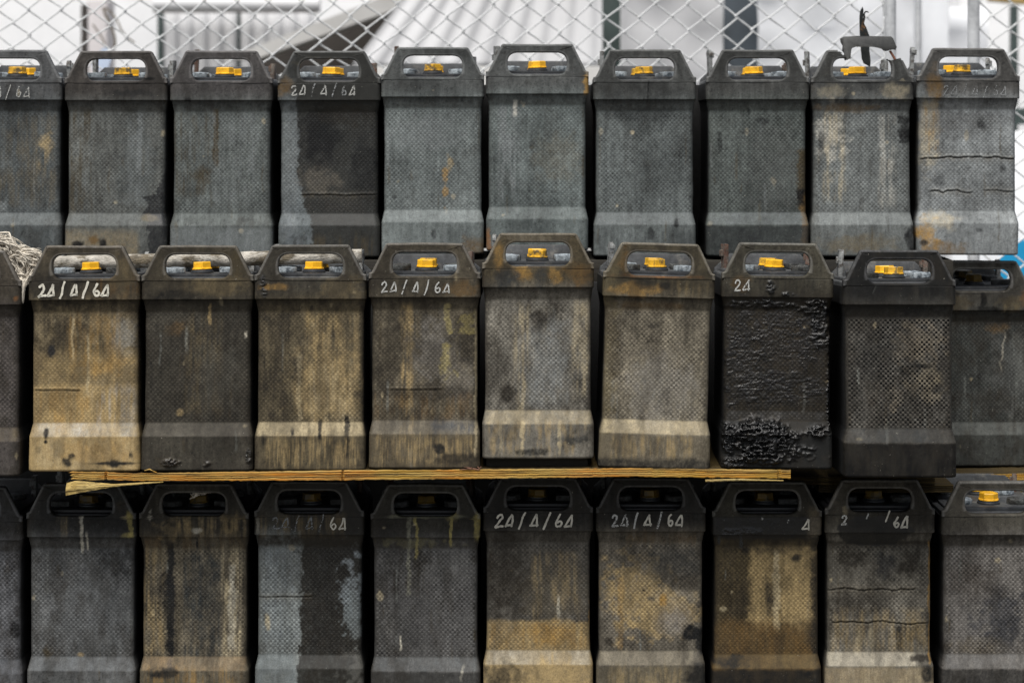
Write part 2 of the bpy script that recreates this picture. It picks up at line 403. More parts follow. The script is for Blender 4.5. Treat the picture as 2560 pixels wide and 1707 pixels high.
def make_lid(seed, painter):
    lv = [(276.2, 86, 6, DEP - 5), (276.4, 90, -.6, DEP), (277.2, 91, -1.8, DEP + 1)]
    lv += [(z, 91, -1.8, DEP + 1) for z in np.arange(278.6, 306, 1.5)]
    lv += [(306.8, 91, -1.8, DEP + 1), (307.1, 90.4, -1.2, DEP + .4), (307.15, 84, 8, DEP - 8)]
    V, Q, m, n = loft(lv, r=7.)
    x, z = V[:, 0].copy(), V[:, 2].copy()
    P = painter(x, z, 'lid')
    front = V[:, 1] < 14
    V[:, 1] += np.where(front, P.d * .8 - (fbm(x / 50, z / 30, seed + 210, 2) - .5) * 1.2, 0)
    c = np.column_stack([tone(P.c, 'lid'), P.wet])
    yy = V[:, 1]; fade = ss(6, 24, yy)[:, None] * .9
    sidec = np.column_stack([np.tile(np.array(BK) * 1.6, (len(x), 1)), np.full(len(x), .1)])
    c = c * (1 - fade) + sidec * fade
    me = grid_mesh('lid', V / 1000, Q, [tuple(reversed(range(m))), tuple(range((n - 1) * m, n * m))])
    set_stain(me, np.clip(c, 0, 1)); return me
def poly_round(pts, rad):
    out = []
    n = len(pts)
    for i in range(n):
        p0, p, p1 = np.array(pts[i - 1], float), np.array(pts[i], float), np.array(pts[(i + 1) % n], float)
        r = rad[i]
        if r <= 0: out.append(p); continue
        a = (p0 - p) / np.linalg.norm(p0 - p); b = (p1 - p) / np.linalg.norm(p1 - p)
        ang = math.acos(np.clip(a @ b, -1, 1)); t = min(r / math.tan(ang / 2), .48 * min(np.linalg.norm(p0 - p), np.linalg.norm(p1 - p)))
        for k in range(7):
            u = k / 6; out.append((1 - u) ** 2 * (p + a * t) + 2 * u * (1 - u) * p + u * u * (p + b * t))
    return np.array(out)
def ray_loop(poly, c, th):
    A = poly; B = np.roll(poly, -1, 0); out = []
    for t in th:
        d = np.array([math.cos(t), math.sin(t)]); best = None
        e = B - A; den = d[0] * e[:, 1] - d[1] * e[:, 0]
        with np.errstate(divide='ignore', invalid='ignore'):
            w = A - c
            s = (w[:, 0] * e[:, 1] - w[:, 1] * e[:, 0]) / den; u = (w[:, 0] * d[1] - w[:, 1] * d[0]) / den
        ok = (np.abs(den) > 1e-9) & (s > 0) & (u > -1e-6) & (u < 1 + 1e-6)
        out.append(c + d * s[ok].max())
    return np.array(out)
HO = poly_round([(-91, 307.2), (91, 307.2), (91, 316.5), (86.5, 317.5), (62.5, 365), (-62.5, 365), (-86.5, 317.5), (-91, 316.5)], [0, 0, 1.5, 5, 7, 7, 5, 1.5])
HI = poly_round([(-52.5, 311.3), (52.5, 311.3), (52.5, 350), (-52.5, 350)], [17, 17, 18.5, 18.5])
HC0 = np.array([0., 331.])
_th = sorted(set(list(np.linspace(-math.pi, math.pi, 180, endpoint=False)) + [math.atan2(p[1] - 331, p[0]) for p in HO]))
LO, LI = ray_loop(HO, HC0, _th), ray_loop(HI, HC0, _th)
def lnorm(L):
    t = np.roll(L, -1, 0) - np.roll(L, 1, 0); n = np.column_stack([t[:, 1], -t[:, 0]]); return n / (np.linalg.norm(n, axis=1)[:, None] + 1e-9)
def make_handle(seed, painter, cut=None, hand_c=(.06, .06, .06)):
    no, ni = lnorm(LO), lnorm(LI); K = len(LO); r = 2.9; y0, y1 = -2.2, 12.
    L = []
    seam = LO[:, 1] < 307.3
    def add(P2, y): L.append(np.column_stack([P2[:, 0], np.full(K, y), P2[:, 1]]))
    add(LI, y1)
    for a in (0., .35, .7, 1.):
        th = a * math.pi / 2; add(LI + ni * r * (1 - math.cos(th)), y0 + r - r * math.sin(th))
    fi = LI + ni * r; fo = LO - no * r * np.where(LO[:, 1] < 307.3, .1, 1.)[:, None]
    for t in np.linspace(0, 1, 11)[1:-1]: add(fi * (1 - t) + fo * t, y0)
    for a in (1., .7, .35, 0.):
        th = a * math.pi / 2; add(LO - no * r * (1 - math.cos(th)) * np.where(seam, 0., 1.)[:, None], y0 + (r - r * math.sin(th)))
        L[-1][:, 1] = np.where(seam, y0 + .2 * (1 - a), L[-1][:, 1])
    add(LO, y1)
    V = np.vstack(L); n = len(L); i = np.arange(K); q = []
    for k in range(n - 1):
        a = k * K + i; b = k * K + (i + 1) % K; q.append(np.column_stack([a, a + K, b + K, b]))
    a = (n - 1) * K + i; b = (n - 1) * K + (i + 1) % K; q.append(np.column_stack([a, i, (i + 1) % K, b]))
    Q = np.vstack(q)
    x, z = V[:, 0].copy(), V[:, 2].copy()
    if cut:
        cc = V[Q].mean(1); keep = ~cut(cc[:, 0], cc[:, 2]); Q = Q[keep]
    P = painter(x, z, 'handle')
    lip = np.zeros(len(V)); lip[:5 * K] = 1; lip[14 * K:] = 1; lip *= np.where(np.tile(seam, n), 0, 1)
    P.put(lip * (.35 + .5 * fbm(x / 9, z / 9, seed + 61)), tuple(np.array(hand_c) * 1.4 + .09), .75)
    V[:, 1] += np.where(V[:, 1] < 5, P.d * .5, 0) - (fbm(x / 60, z / 40, seed + 220, 2) - .5) * 1.2
    top = ss(355, 364, z)
    V[:, 2] += top * (fbm(x / 70, x * 0, seed + 33, 2) - .5) * 2.
    me = grid_mesh('handle', V / 1000, Q)
    set_stain(me, np.clip(np.column_stack([tone(P.c, 'lid'), P.wet]), 0, 1)); return me

# shared small parts
def hex_cap():
    b = BM(); R = 15.8 / 1000
    b.lathe([(R * 1.06, .0), (R * 1.08, .0022), (R * 1.0, .003), (R * .98, .0112), (R * .92, .0124), (R * .80, .0124)], 6)
    b.lathe([(R * 1.02, -.001), (R * 1.06, .001), (R * .9, .002)], 28)
    return b.mesh('vent_cap', True, 30)
CAP = hex_cap(); CAP.materials.append(M['yellow'])
M['yellow_used'] = simple('grimy_yellow_cap_plastic', (.62, .34, .02), .5, .3, 90, 4, .3, .0008, col2=(.13, .09, .035), thr=(.50, .60))
CAPU = CAP.copy(); CAPU.materials.clear(); CAPU.materials.append(M['yellow_used'])
CAPD = CAP.copy(); CAPD.materials.clear(); CAPD.materials.append(M['yellow_dirty_shaded'])
SEAL = BM().lathe([(.0185, 0), (.0192, .001), (.0188, .003), (.017, .0045), (.0168, .0062)], 32).mesh('seal_ring'); SEAL.materials.append(M['rubber'])
def term_mesh(kind):
    b = BM(); rnd = random.Random(kind)
    if kind % 3 == 2:
        b.box(-.017, .017, -.014, .014, 0, .009, .0015)
    else:
        b.lathe([(.0165, 0), (.0172, .001), (.0172, .0075), (.0160, .009), (.007, .0092), (.006, .0098)], 28)
    for v in b.b.verts:
        v.co += Vector((rnd.uniform(-1, 1), rnd.uniform(-1, 1), rnd.uniform(-1, 1))) * .0004
    return b.mesh('terminal')
TERMS = []
for k in range(3):
    for mt in ('lead', 'lead_dark'):
        t = term_mesh(k); t.materials.append(M[mt]); TERMS.append(t)
def lug(h, k, mat):
    b = BM(); rnd = random.Random(k * 7 + 1)
    if k % 3 == 0:
        pts = [(-.006, 0), (.006, 0), (.007, h - .012)] + [(.0095 * math.cos(a), h - .0095 + .0095 * math.sin(a)) for a in np.linspace(-.2, math.pi + .2, 11)] + [(-.007, h - .012)]
        f0 = [b.b.verts.new((-.0032, y, z)) for y, z in pts]; f1 = [b.b.verts.new((.0032, y, z)) for y, z in pts]
        b.b.faces.new(f0); b.b.faces.new(list(reversed(f1)))
        for i in range(len(pts)): b.b.faces.new((f0[i], f1[i], f1[(i + 1) % len(pts)], f0[(i + 1) % len(pts)]))
        b.box(.003, .0075, -.005, .005, h - .015, h - .005, .001)
    else:
        b.box(-.004, .004, -.009, .009, 0, h, .0012)
        b.box(-.0078, -.0038, -.0055, .0055, h * .5, h * .5 + .011, .001)
    for v in b.b.verts: v.co += Vector((rnd.uniform(-1, 1), rnd.uniform(-1, 1), rnd.uniform(-1, 1))) * .0005
    me = b.mesh('connector_lug'); me.materials.append(mat); return me
LUGS = [lug(h, k, M[m]) for k, (h, m) in enumerate([(.044, 'lug'), (.042, 'lug_rust'), (.046, 'lug'), (.034, 'lug'), (.030, 'lug_rust'), (.037, 'lug'), (.054, 'lug'), (.056, 'lug_rust'), (.052, 'lug')])]
def deck_mesh():
    b = BM()
    b.box(-.0885, .0885, .0125, .2355, .300, .3135, .003)
    b.box(-.079, .079, .024, .214, .311, .3185, .0025)
    return b.mesh('lid_top')
DECK = deck_mesh(); DECK.materials.append(M['deck'])
M['deck_shaded'] = simple('shaded_lid_top', (.008, .008, .009), .5, .4, 50, 5, .4, .001)  # near-black copy of the lid top: shade under the boards painted in
DECK_SHADED = DECK.copy(); DECK_SHADED.materials.clear(); DECK_SHADED.materials.append(M['deck_shaded'])
REAR = BM().prism([(-.088, .308), (.088, .308), (.087, .318), (.060, .343), (-.060, .343), (-.087, .318)], .224, .237, .0025).mesh('rear_grip')
REAR.materials.append(M['deck'])

# ---------------------------------------------------------------- hand-painted dates
GL_ = {   # strokes in a 1-high box, x may lean
    '2': [[(.02, .74), (.12, .93), (.33, .98), (.44, .80), (.36, .55), (.16, .25), (.02, .06), (.02, .04), (.30, .07), (.60, .12)]],
    '4': [[(.46, .98), (.26, .55), (.02, .12), (.02, .07), (.35, .12), (.62, .14)], [(.46, .98), (.52, .55), (.54, -.02)]],
    '6': [[(.34, 1.0), (.16, .68), (.06, .34), (.10, .08), (.26, .0), (.44, .12), (.46, .32), (.32, .44), (.10, .30)]],
    '/': [[(.36, 1.22), (.22, .8), (.06, .25), (-.06, -.18)]],
}
def paint_mat(name, col, lo, hi):
    n = N(name); v, _ = n.obj((1, 1, 1))
    f = n.noise(v, 520, 4, .7); g = n.noise(v, 120, 3, .6)
    n.put(n.b.inputs['Alpha'], n.ramp(n.math('ADD', n.math('MULTIPLY', f, .6), n.math('MULTIPLY', g, .4)), lo, hi))
    c = n.mix(n.ramp(g, .35, .65), c4(col), c4([q * .72 for q in col]))
    return n.fin(c, .8, .2)
PM = {'bold': paint_mat('white_paint', (.62, .59, .50), .30, .38), 'worn': paint_mat('worn_white_paint', (.50, .50, .47), .42, .50),
      'faint': paint_mat('faint_chalk', (.33, .34, .34), .44, .54), 'ghost': paint_mat('rubbed_chalk', (.24, .25, .25), .44, .54)}
def marking(parent, spec, seed):
    """spec: list of (char, x0, zbase, size, width_mm, style)"""
    rnd = random.Random(seed); by = {}; lean = rnd.uniform(-.05, .12); slope = rnd.uniform(-.018, .018); hs_ = rnd.uniform(.93, 1.07)
    for ch, x0, z0, sz, w, sty in spec: by.setdefault(sty, []).append((ch, x0, z0, sz, w))
    for sty, items in by.items():
        V, F = [], []
        for ch, x0, z0, sz, w in items:
            for st in GL_[ch]:
                P = [np.array([x0 + (p[0] + lean * p[1] + rnd.uniform(-.05, .05)) * sz, z0 + slope * x0 + (p[1] + rnd.uniform(-.05, .05)) * sz * hs_]) for p in st]
                Q = []
                for i in range(len(P) - 1):
                    p0 = P[max(i - 1, 0)]; p1 = P[i]; p2 = P[i + 1]; p3 = P[min(i + 2, len(P) - 1)]
                    for t in np.linspace(0, 1, 5, endpoint=False):
                        Q.append(.5 * ((2 * p1) + (-p0 + p2) * t + (2 * p0 - 5 * p1 + 4 * p2 - p3) * t * t + (-p0 + 3 * p1 - 3 * p2 + p3) * t ** 3))
                Q.append(P[-1]); n = len(Q); b0 = len(V)
                for i, q in enumerate(Q):
                    t = Q[min(i + 1, n - 1)] - Q[max(i - 1, 0)]; t = t / (np.linalg.norm(t) + 1e-9); nn = np.array([-t[1], t[0]])
                    ww = w * .5 * (.8 + .4 * rnd.random()) * (.75 if i in (0, n - 1) else 1)
                    for sgn in (-1, 1):
                        r = q + nn * ww * sgn; V.append((r[0] / 1000, -.0031, r[1] / 1000))
                for i in range(n - 1): F.append((b0 + 2 * i, b0 + 2 * i + 1, b0 + 2 * i + 3, b0 + 2 * i + 2))
        me = pydata('date_marking', V, F, False)
        mobj('date_marking', me, PM[sty], parent)
def date(x0, z, w, style, size=19., parts='24/4/64', gap=None, styles=None):
    adv = {'2': 13, '4': 15.5, '/': 15, '6': 12.5}; out = []; x = x0
    for i, ch in enumerate(parts):
        st = styles[i] if styles else style
        if st: out.append((ch, x, z + (.5 if i % 2 else -.5), size, w, {'b': 'bold', 'w': 'worn', 'f': 'faint', 'g': 'ghost'}.get(st, st)))
        x += adv[ch] * size / 19. * (1.12 if gap is None else gap)
        if i + 1 < len(parts) and parts[i + 1] == '/': x += 5 * size / 19.
    return out

# ---------------------------------------------------------------- the batteries
DM = .0007075
GROUP = 'battery blocks stacked in three rows'
ALL = []
def battery(row, cx, cy, Y, rot, base, hand, stains, label, weave=1., var=.3, streak=.25, dark=.5, marks=None,
            caps=('y', 'y'), cut=None, seed=None, rotz=0., weave_v=None):
    seed = seed if seed is not None else len(ALL) * 13 + 5
    k = (D0 + Y) / D0
    X = (cx - 1176) * DM * k; Z = HC - (cy - HY / 1.0884) * DM * k - .277
    r = math.radians(rot)
    # the given point is the middle of the rim's lower edge, 277 mm above the base
    rt = random.Random(seed + 99); a = math.radians({1: -.9, 2: -2.4, 3: -.3}[row] + rt.uniform(-.5, .5)) if cx < 2200 else 0.
    rotz += rt.uniform(-.9, .9)
    loc = Vector((X - .277 * math.sin(r), Y + .277 * math.sin(a), Z + .277 * (1 - math.cos(r) * math.cos(a))))
    root = empty('battery_block', loc, label, 'battery', GROUP, (a, r, math.radians(rotz)))
    if row == 1: base = (base[0] * .96, base[1] * .965, base[2] * .965)
    if row == 3: base = tuple(q * 1.18 for q in base)
    if row == 2: dark = min(1.1, dark * 1.7)
    def painter(x, z, part):
        P = Paint(x, z, seed, base)
        t = ss(262, 300, z)
        P.c = P.c * (1 - t[:, None]) + np.array(hand)[None] * t[:, None]
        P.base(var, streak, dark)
        for st in stains:
            getattr(P, st[0])(*st[1:-1], **st[-1]) if isinstance(st[-1], dict) else getattr(P, st[0])(*st[1:])
        if row == 2:      # soot rubbed over the whole face, thicker in cloudy patches and down the flanks
            P.put(ss(.42, .66, fbm(x / 20, z / 38, seed + 400, 5)), DKB, .38)
            P.c *= (.92, .885, .80)
        elif row == 3: P.put(ss(.46, .68, fbm(x / 18, z / 40, seed + 400, 5)), DKB, .30); P.c *= (1., .975, .90)
        return P
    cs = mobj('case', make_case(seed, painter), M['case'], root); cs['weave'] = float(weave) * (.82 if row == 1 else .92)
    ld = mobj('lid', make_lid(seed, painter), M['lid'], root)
    shaded = row == 3 and caps[0] == 'd'  # bottom row: shade behind the handles is painted in with darker parts
    mobj('lid_top', DECK_SHADED if shaded else DECK, None, ld)
    mobj('handle', make_handle(seed, painter, cut, hand), M['lid'], root)
    mobj('rear_grip', REAR, None, root)
    rnd = random.Random(seed * 3 + 1)
    for i, (yy, c) in enumerate(zip((.066, .168), caps)):
        if not c: continue
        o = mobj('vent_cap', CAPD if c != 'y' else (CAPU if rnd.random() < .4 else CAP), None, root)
        o.location = (rnd.uniform(-.002, .002), yy, .3245); o.rotation_euler = (rnd.uniform(-.03, .03), rnd.uniform(-.03, .03), rnd.uniform(0, 3))
        s = mobj('seal_ring', SEAL, None, o); s.location = (0, 0, -.0062)
    for i, (xx, yy) in enumerate(((-.046, .066), (.046, .066), (-.046, .168), (.046, .168))):
        dk = shaded or ((row != 1) and rnd.random() < .45)  # bottom-row terminals take the dark metal as painted shade
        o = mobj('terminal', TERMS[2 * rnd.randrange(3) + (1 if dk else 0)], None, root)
        o.location = (xx + rnd.uniform(-.002, .002), yy, .3186); o.rotation_euler = (0, rnd.uniform(-.04, .04), rnd.uniform(-.5, .5))
    for i, xx in enumerate((-.071, .071)):
        k_ = (rnd.randrange(3) + (6 if row == 1 else 0)) if i == 0 else 3 + rnd.randrange(3); o = mobj('connector_lug', LUGS[k_], None, root)
        o.location = (xx, .196, .3175); o.rotation_euler = (0, rnd.uniform(-.05, .05), rnd.uniform(-.3, .3))
    if marks: marking(ld, marks, seed)
    ALL.append(root); return root

R1, R2, R3 = .35, 0., .075
# ---- top row
battery(1, 24, 230, R1, 0, (.08, .088, .088), (.08, .082, .083), [('S', -40, 80, 90, 250, BRL, .35), ('E', 61, 203, 12, 16, TN, .55), ('S', 45, 70, 140, 200, TN, .4), ('E', -14, 90, 7, 9, GL, .7), ('G', 56, 78, GL, .4)],
        'top row grey battery cut off by the left photo edge', .7, marks=date(-78, 282, 1.5, 'w', 18))
battery(1, 266, 231, R1, 0, (.10, .104, .097), (.058, .052, .047), [('S', -90, -42, 78, 262, BR, .6), ('E', 35, 160, 30, 85, GR, .5), ('D', 40, 150, 258, 6, GL, .5), ('S', 20, 60, 90, 240, GL, .35),
        ('R', [(95, 400), (86, 150), (70, 112), (50, 106), (58, 92), (46, 78), (56, 56), (60, 0)], BK2, .85, .5, 7), ('E', 58, 70, 16, 6, BRL, .5), ('T', 45, TN, .28, 8, 10, -90, 40), ('E', -66, 24, 8, 7, BK, .9), ('E', -40, 30, 7, 9, OD, .9), ('E', -22, 26, 6, 8, BK, .8),
        ('G', 56, 78, GL, .3, -86, 40), ('E', 20, 290, 40, 6, BK2, .5), ('E', 55, 315, 14, 3, BK, .8)],
        'top row grey battery with a dark wet patch in its lower right corner', .8)
battery(1, 508, 231, R1, 0, (.102, .112, .107), (.075, .07, .068), [('S', -88, -20, 110, 256, BR, .5), ('D', -10, 160, 262, 6, BR, .8, 2), ('E', -37, 145, 14, 16, BR, .6), ('S', -20, 60, 95, 258, GL, .45), ('T', 50, GL, .5, 8, 8), ('S', -80, 80, 0, 55, GL, .5), ('D', -60, 276, 282, 8, BK, .9)],
        'plain grey top row battery just left of the one with the black spill', .85)
battery(1, 756, 231, R1, 0, (.10, .112, .115), (.05, .052, .05), [('E', -70, 170, 18, 110, GL, .6), ('S', -88, -50, 5, 100, BLU, .4), ('R', [(-60, 400), (-60, 268), (-56, 256), (-55, 190), (-60, 160), (-50, 130), (-46, 105), (-38, 75), (-30, 40), (-34, 0)], (.034, .034, .030), .95, .3, 6),
        ('E', -18, 138, 34, 22, (.095, .085, .068), .7), ('E', -14, 215, 34, 46, BK, .9), ('E', 26, 250, 50, 20, (.03, .026, .02), .6), ('E', 62, 150, 22, 60, BK, .6), ('E', 20, 92, 50, 12, (.05, .046, .04), .5), ('K', 109, -52, 84, .6, .9, .4), ('S', -30, 80, 0, 40, BR, .6), ('E', -78, 300, 14, 14, OD, .6), ('E', -10, 345, 40, 8, BRL, .4)],
        'top row battery half darkened by a black spill with jagged left edge', .75, marks=date(-66, 286, 2.2, 'w', 17, styles='wwfwffw', gap=1.2))
battery(1, 994, 223, R1, 0, (.135, .150, .146), (.072, .076, .074), [('E', 21, 148, 10, 8, OC, .6, {'warp': .9}), ('E', 22, 118, 5, 26, OC, .6, {'warp': .9}), ('E', 30, 160, 6, 14, TN, .4), ('E', -20, 215, 60, 26, GL, .5), ('G', 56, 78, GL, .5), ('E', 70, 12, 22, 16, OD, .5), ('D', 20, 0, 50, 4, GL, .5)],
        'light grey top row battery with an orange rust mark on its face', .9, dark=.3)
battery(1, 1234, 216, R1, 0, (.115, .131, .127), (.072, .075, .073), [('S', -70, -30, 95, 258, GL, .65), ('D', -39, 238, 266, 4, WH, .6), ('D', -62, 205, 255, 5, GL, .7), ('E', -55, 190, 12, 30, GL, .5), ('E', 40, 165, 40, 40, BRL, .25), ('G', 56, 78, GL, .2), ('D', 89, 276, 316, 8, OC, .8), ('D', -88, 0, 40, 8, RU, .7)],
        'grey battery with pale streaks and rusty rim corner, highest standing in the top row', .75, dark=.35)
battery(1, 1481, 229, R1, 0, (.105, .116, .113), (.068, .07, .067), [('E', 0, 250, 80, 10, BK2, .35), ('G', 56, 78, (.12, .128, .133), .5), ('E', 55, 60, 4, 7, BK, .8), ('E', 10, 40, 6, 10, BK2, .7), ('D', 6, 276, 312, 1.6, BK, .7), ('S', -86, 86, 2, 50, GD, .5)],
        'evenly grey clean top row battery right of the highest standing one', 1.05, dark=.3)
battery(1, 1740, 229, R1, 0, (.080, .090, .084), (.060, .061, .058), [('E', 30, 160, 50, 70, (.085, .09, .085), .5), ('D', 82, 80, 190, 12, BR, .9), ('D', 84, 10, 110, 9, OD, .8), ('D', 78, 90, 120, 8, BK, .8), ('E', -66, 200, 4, 16, BK, .7), ('E', 8, 240, 12, 6, BK2, .6), ('G', 56, 78, (.115, .125, .13), .6), ('T', 54, (.035, .038, .038), .8, 3, 2)],
        'dark grey battery with brown crust running down its right edge, top row', 1.05, dark=.3)
def broken(x, z): return ((x > -43 + (364 - z) * 1.17 + 1.5 * np.sin(z)) & (x < 0) & (z > 340)) | ((x >= 0) & (z > 347 + 1.5 * np.sin(x / 3)))
b9 = battery(1, 1981, 229, R1, 0, (.125, .133, .129), (.066, .067, .064), [('E', -52, 215, 22, 40, WH, .38, {'warp': 1.}), ('S', -70, -30, 100, 256, TL, .45), ('S', 30, 60, 90, 250, WH, .35), ('E', 76, 225, 12, 20, BK, .8, {'warp': .9}), ('E', -72, 200, 6, 14, BK, .6), ('E', 82, 30, 8, 22, BK2, .8), ('E', -10, 22, 60, 16, BRL, .5), ('G', 56, 78, GL, .5),
        ('E', -60, 290, 22, 12, TL, .25), ('E', 60, 292, 22, 12, TL, .3), ('E', -30, 262, 50, 8, OD, .5)],
        'whitish grey battery whose carrying handle is snapped and bent upwards, top row', 1.05, cut=broken)
battery(1, 2224, 226, R1, .2, (.19, .20, .20), (.072, .070, .066), [('E', -68, 215, 16, 60, TL, .45), ('S', -80, -50, 180, 262, OC, .55), ('E', -10, 235, 70, 22, (.09, .09, .088), .5), ('E', 26, 232, 7, 8, BK, .6), ('K', 171, -84, 86, 3, 2.4, .8), ('K', 111, -66, 10, 4, 2.2, .75), ('K', 112, 30, 84, 1.5, 1.2, .5), ('E', -50, 130, 12, 12, BK2, .5),
        ('E', -72, 34, 16, 26, OC, .75, {'warp': .9}), ('E', -78, 22, 8, 5, BK, .9), ('E', -50, 60, 30, 16, TL, .4), ('E', -40, 10, 40, 12, OD, .6), ('S', -86, 80, 0, 60, GL, .35), ('E', -58, 300, 16, 26, OD, .7), ('E', -84, 290, 8, 18, GL, .6)],
        'pale grey battery with two horizontal cracks and ochre stains, rightmost in the top row', .75, dark=.3, marks=date(-45, 282, 1.5, 'f', 18, styles='.ggffff'.replace('.', 'g')))
# ---- middle row
battery(2, -80, 700, 0, 0, (.075, .068, .068), (.075, .066, .055), [('E', 82, 287, 5, 4, RU, .7), ('G', 56, 78, BRL, .5)],
        'battery cut off by the left photo edge, beside the tangle of rope, middle row', .9)
battery(2, 193, 689, 0, -.35, (.14, .115, .075), (.07, .060, .045), [('E', -20, 190, 60, 40, BR, .7), ('S', -80, -10, 140, 256, DKB, .5), ('E', 62, 218, 18, 30, (.23, .23, .225), .5), ('E', 30, 170, 40, 14, OC, .5, {'warp': .8}), ('T', 190, TN, .45, 16, 14), ('T', 137, TN, .85, 10, 5), ('S', -86, 30, 60, 135, OC, .45), ('S', 10, 84, 70, 140, (.30, .29, .28), .55), ('K', 130, -84, -6, .7, 1., .5),
        ('G', 56, 78, (.34, .34, .33), .7), ('S', -80, 80, 2, 56, TL, .35), ('E', 20, 32, 60, 18, OC, .35), ('E', -55, 195, 6, 8, (.02, .025, .035), .95), ('E', -55, 200, 13, 16, DKB, .4), ('E', -62, 62, 4, 8, BK, .9), ('E', -62, 48, 2.5, 2.5, BK, .9), ('E', -28, 15, 8, 8, BK2, .9), ('E', -21, 25, 6, 6, BK2, .85), ('D', 77, 22, 32, 4, BK2, .8),
        ('E', 50, 13, 40, 2.2, BK2, .9, {'warp': .3}), ('E', 50, 13, 10, 6, BK2, .9), ('D', -20, 180, 250, 3, TL, .6), ('D', 5, 120, 220, 3, TL, .45), ('S', -30, 60, 150, 256, OC, .3), ('S', 20, 88, 280, 320, OD, .8), ('E', 60, 320, 22, 26, BRL, .7), ('E', -50, 300, 40, 30, BK2, .55)],
        'tan stained middle row battery with bold white date, beside the rope tangle', .45, streak=.35, marks=date(-73, 283, 3.6, 'bold', 19, gap=1.06))
battery(2, 454, 688, 0, 0, (.056, .052, .044), (.062, .054, .040), [('E', -36, 230, 14, 12, OD, .5), ('E', -30, 94, 6, 6, TN, .5), ('S', -20, 40, 90, 256, BRL, .5), ('E', 30, 150, 34, 50, (.08, .078, .07), .5), ('D', 20, 236, 270, 3, TN, .6), ('E', -46, 14, 18, 7, BR, .5), ('L', -46, 14, 17, 7, 4, .8, (.03, .022, .015), .42), ('L', 15, 13, 9, 4, 3, .7, (.03, .022, .015), .42), ('L', 84, 24, 5, 14, 3, .8, (.02, .018, .014), .42),
        ('G', 56, 78, (.11, .102, .088), .6), ('E', 30, 300, 44, 16, BRL, .8), ('D', 78, 216, 224, 3, WH, .7), ('E', -40, 284, 40, 8, BK, .6), ('E', 60, 340, 30, 20, BR, .6)],
        'dark charcoal middle row battery with brown crusts at the foot of its face', .85)
battery(2, 713, 687, 0, 0, (.10, .084, .056), (.055, .051, .043), [('S', -10, 80, 90, 256, TN, .45), ('E', 28, 140, 50, 60, TN, .38), ('S', -86, -30, 80, 256, DKB, .6), ('D', -18, 80, 190, 5, TL, .3), ('S', 0, 70, 60, 170, TL, .35), ('G', 56, 78, TL, .72), ('D', 16, 50, 82, 3.5, BK, .85, 1), ('D', 60, 20, 90, 5, BK, .85, 1.5), ('D', -28, 56, 68, 3, BK, .8, 1), ('S', -80, -50, 40, 62, BK, .7),
        ('S', -70, 80, 5, 56, TN, .5, {'wx': 1.6}), ('E', -58, 297, 22, 5, OC, .5), ('E', 50, 296, 34, 18, BRL, .6), ('L', -76, 298, 6, 22, 2.5, .8, (.02, .02, .02), .5)],
        'brown dusty battery with short dark drips across its pale foot ledge, middle row', .85, streak=.35)
battery(2, 975, 683, 0, 0, (.105, .092, .070), (.066, .058, .045), [('S', -40, -15, 60, 266, TN, .65), ('E', -55, 200, 22, 50, DKB, .5), ('E', 20, 190, 34, 50, (.17, .165, .165), .5), ('E', 55, 140, 28, 40, (.18, .17, .16), .5), ('E', 68, 210, 20, 40, DKB, .75), ('E', 36, 175, 10, 26, YL, .42, {'warp': 1.3}), ('E', 38, 235, 4, 20, YL, .35, {'warp': 1.2}), ('E', 72, 235, 14, 16, YL, .25, {'warp': 1.2}), ('K', 127, -60, 30, .6, .6, .35), ('E', 10, 122, 70, 14, DKB, .55),
        ('S', -86, 86, 80, 120, OD, .5), ('G', 56, 78, (.15, .14, .125), .6), ('S', 10, 86, 62, 78, (.05, .06, .08), .8, 1.8, .42, 30), ('T', 54, (.10, .082, .055), .6, 4, 4), ('S', -80, 80, 6, 54, TN, .5, 1.6), ('R', [(30, 44), (14, 44), (22, 30), (34, 20)], BK2, 0., 0.), ('E', 24, 34, 8, 11, BK2, .85, {'warp': .4, 'soft': .2}), ('E', 55, 15, 40, 9, DKB, .8), ('D', 84, 20, 260, 3, TL, .4), ('E', 60, 290, 30, 12, OD, .6)],
        'brown mottled battery with yellow lichen flecks and a thin chalked date, middle row', .75, streak=.35, marks=date(-70, 285, 2.3, 'worn', 17, gap=1.18))
battery(2, 1236, 660, 0, 0, (.150, .144, .132), (.085, .070, .045), [('S', -20, 50, 85, 230, (.185, .195, .205), .5), ('E', 10, 150, 34, 70, (.185, .20, .215), .45), ('S', -40, -15, 60, 250, TL, .5), ('E', -50, 103, 12, 17, DKB, .85), ('E', 0, 224, 12, 18, DKB, .7), ('E', 30, 245, 12, 14, DKB, .5), ('S', 55, 84, 100, 256, TL, .4), ('G', 56, 78, TL, .62), ('S', -80, 80, 5, 60, TN, .5), ('D', -25, 6, 62, 4, TL, .7), ('D', 34, 6, 62, 4, TL, .7), ('D', -62, 16, 58, 3, TL, .5), ('E', 60, 30, 24, 7, (.05, .055, .06), .8), ('E', -10, 11, 30, 5, BK2, .7),
        ('E', -26, 298, 14, 12, OC, .6, {'warp': .6}), ('E', 30, 296, 12, 14, OC, .5, {'warp': .6}), ('E', 65, 298, 22, 16, OD, .7), ('E', -50, 290, 22, 14, (.045, .05, .055), .8), ('E', 5, 290, 10, 16, (.05, .055, .06), .7), ('E', -64, 330, 8, 20, OC, .5), ('E', 0, 356, 60, 6, (.16, .145, .12), .5), ('D', 0, 310, 316, 20, (.05, .03, .03), .5)],
        'pale violet grey battery raised above its neighbours with a round dark blotch, middle row', .95, streak=.3, dark=.4)
